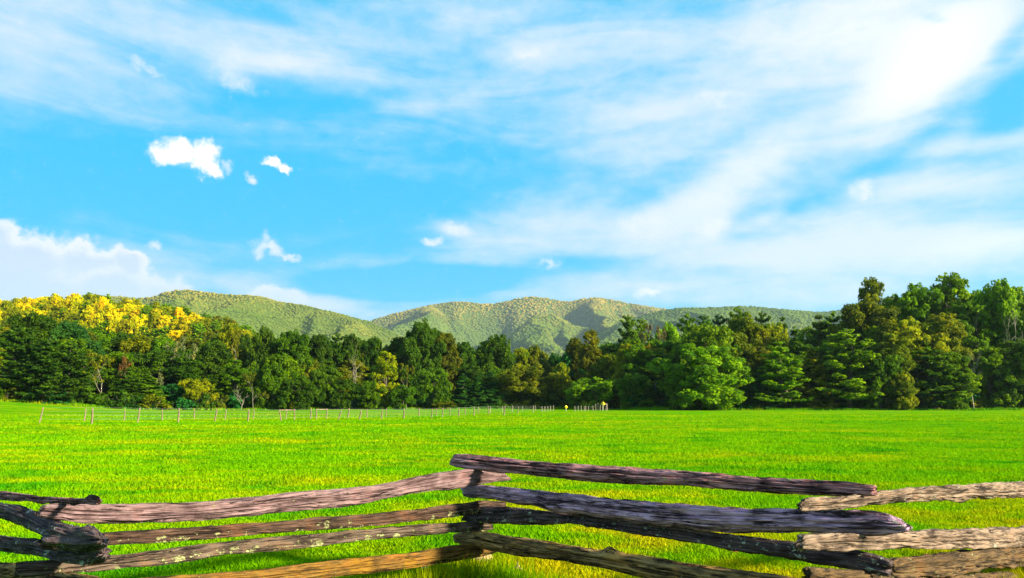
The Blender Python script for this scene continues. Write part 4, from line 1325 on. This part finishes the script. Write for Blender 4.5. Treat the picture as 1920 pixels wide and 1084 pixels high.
road_sign(1131, 770.3, 753.5, 4.4, 'larger yellow diamond road sign beside the round green tree', True)

# ------------------------------------------------------------------ a stone and fallen leaves by the fence
def stone(px, py, size, label):
    rng = np.random.default_rng(int(px))
    p = ground_at(px, py)
    bm = bmesh.new()
    bmesh.ops.create_icosphere(bm, subdivisions=3, radius=1)
    for v in bm.verts:
        k = 1 + 0.5 * (float(fbm(v.co.x * 1.3 + px, v.co.y * 1.3, v.co.z * 1.3, seed=5, oct=3)) - 0.5)
        v.co = Vector((v.co.x * size[0] * k, v.co.y * size[1] * k, v.co.z * size[2] * k))
    me = bpy.data.meshes.new('stone'); bm.to_mesh(me); bm.free()
    me.materials.append(simple_mat('tan_stone', (0.24, 0.14, 0.05), (0.42, 0.27, 0.11), 9.0))
    for q in me.polygons: q.use_smooth = True
    add('stone', me, None, p + Vector((0, 0, size[2] * 0.25)), label=label, category='stone')
stone(903, 1052, (0.11, 0.09, 0.06), 'flat tan stone in the grass under the middle fence corner')

LEAF_BROWN = simple_mat('dry_leaf_brown', (0.30, 0.17, 0.06), (0.55, 0.36, 0.17), 30.0)
LEAF_RED = simple_mat('dry_leaf_red', (0.35, 0.09, 0.02), (0.50, 0.16, 0.03), 30.0)
def leaf_shape(seed):
    rng = np.random.default_rng(seed)
    n = 22
    out = []
    for i in range(n):
        a = 2 * pi * i / n
        r = 0.6 + 0.4 * abs(cos(2.5 * a)) * (1 if i % 2 else 0.72)
        out.append((cos(a) * r, sin(a) * r * 0.85, 0.30 * r * sin(2 * a + seed) + 0.12 * rng.normal()))
    V = np.array([(0, 0, 0)] + out)
    V2 = V - np.array([0, 0, 0.05])
    lo, si = [], []
    for i in range(n):
        j = (i + 1) % n
        lo += [0, 1 + i, 1 + j]; si.append(3)
        lo += [n + 1, n + 2 + j, n + 2 + i]; si.append(3)
        lo += [1 + i, n + 2 + i, n + 2 + j, 1 + j]; si.append(4)
    return np.concatenate([V, V2]), lo, si
LEAVES = [
    (675, 1079, 0.055, 0, 'tan fallen leaf on the grass below the orange bottom rail'), (794, 1081, 0.045, 0, 'small tan fallen leaf right of the leaf below the orange rail'),
    (1086, 1062, 0.055, 0, 'pale curled fallen leaf in yellow grass just below the olive brown log'), (972, 1080, 0.05, 0, 'brown fallen leaf at the bottom edge under the middle corner'),
    (1377, 1048, 0.038, 1, 'red orange fallen leaf under the black flecked rail'), (1310, 1029, 0.045, 0, 'dark brown fallen leaf under the violet rail'),
]
for i, (px, py, sz, red, lab) in enumerate(LEAVES):
    v, lo, si = leaf_shape(i)
    p = ground_at(px, py)
    me = mesh_np('fallen_leaf', v * sz, lo, si, [LEAF_RED if red else LEAF_BROWN], True)
    o = add('fallen_leaf', me, None, p + Vector((0, 0, 0.07)), label=lab, category='leaf', group='fallen leaves near the rail fence')
    o.rotation_euler = (rnd.uniform(-.4, .4), rnd.uniform(-.4, .4), rnd.uniform(0, 6))

# ------------------------------------------------------------------ air
HAZE = 4.6e-5
if HAZE > 0:
    me = bpy.data.meshes.new('haze')
    x0, x1, y0, y1, z0, z1 = -6700, 6700, -6700, 6700, -12, 900
    v = [(x, y, z) for z in (z0, z1) for y in (y0, y1) for x in (x0, x1)]
    f = [(0, 2, 3, 1), (4, 5, 7, 6), (0, 1, 5, 4), (2, 6, 7, 3), (0, 4, 6, 2), (1, 3, 7, 5)]
    me.from_pydata(v, [], f)
    m = bpy.data.materials.new('evening_air')
    m.use_nodes = True
    g = G(m.node_tree)
    g.n.remove(g.n['Principled BSDF'])
    pv = g.new('ShaderNodeVolumePrincipled')
    pv.inputs['Color'].default_value = (0.60, 0.78, 0.95, 1)
    pv.inputs['Density'].default_value = HAZE
    pv.inputs['Anisotropy'].default_value = 0.2
    g.l.new(pv.outputs[0], g.n['Material Output'].inputs['Volume'])
    me.materials.append(m)
    add('haze', me, kind='stuff', label='thin blue evening haze in the valley air', category='haze')
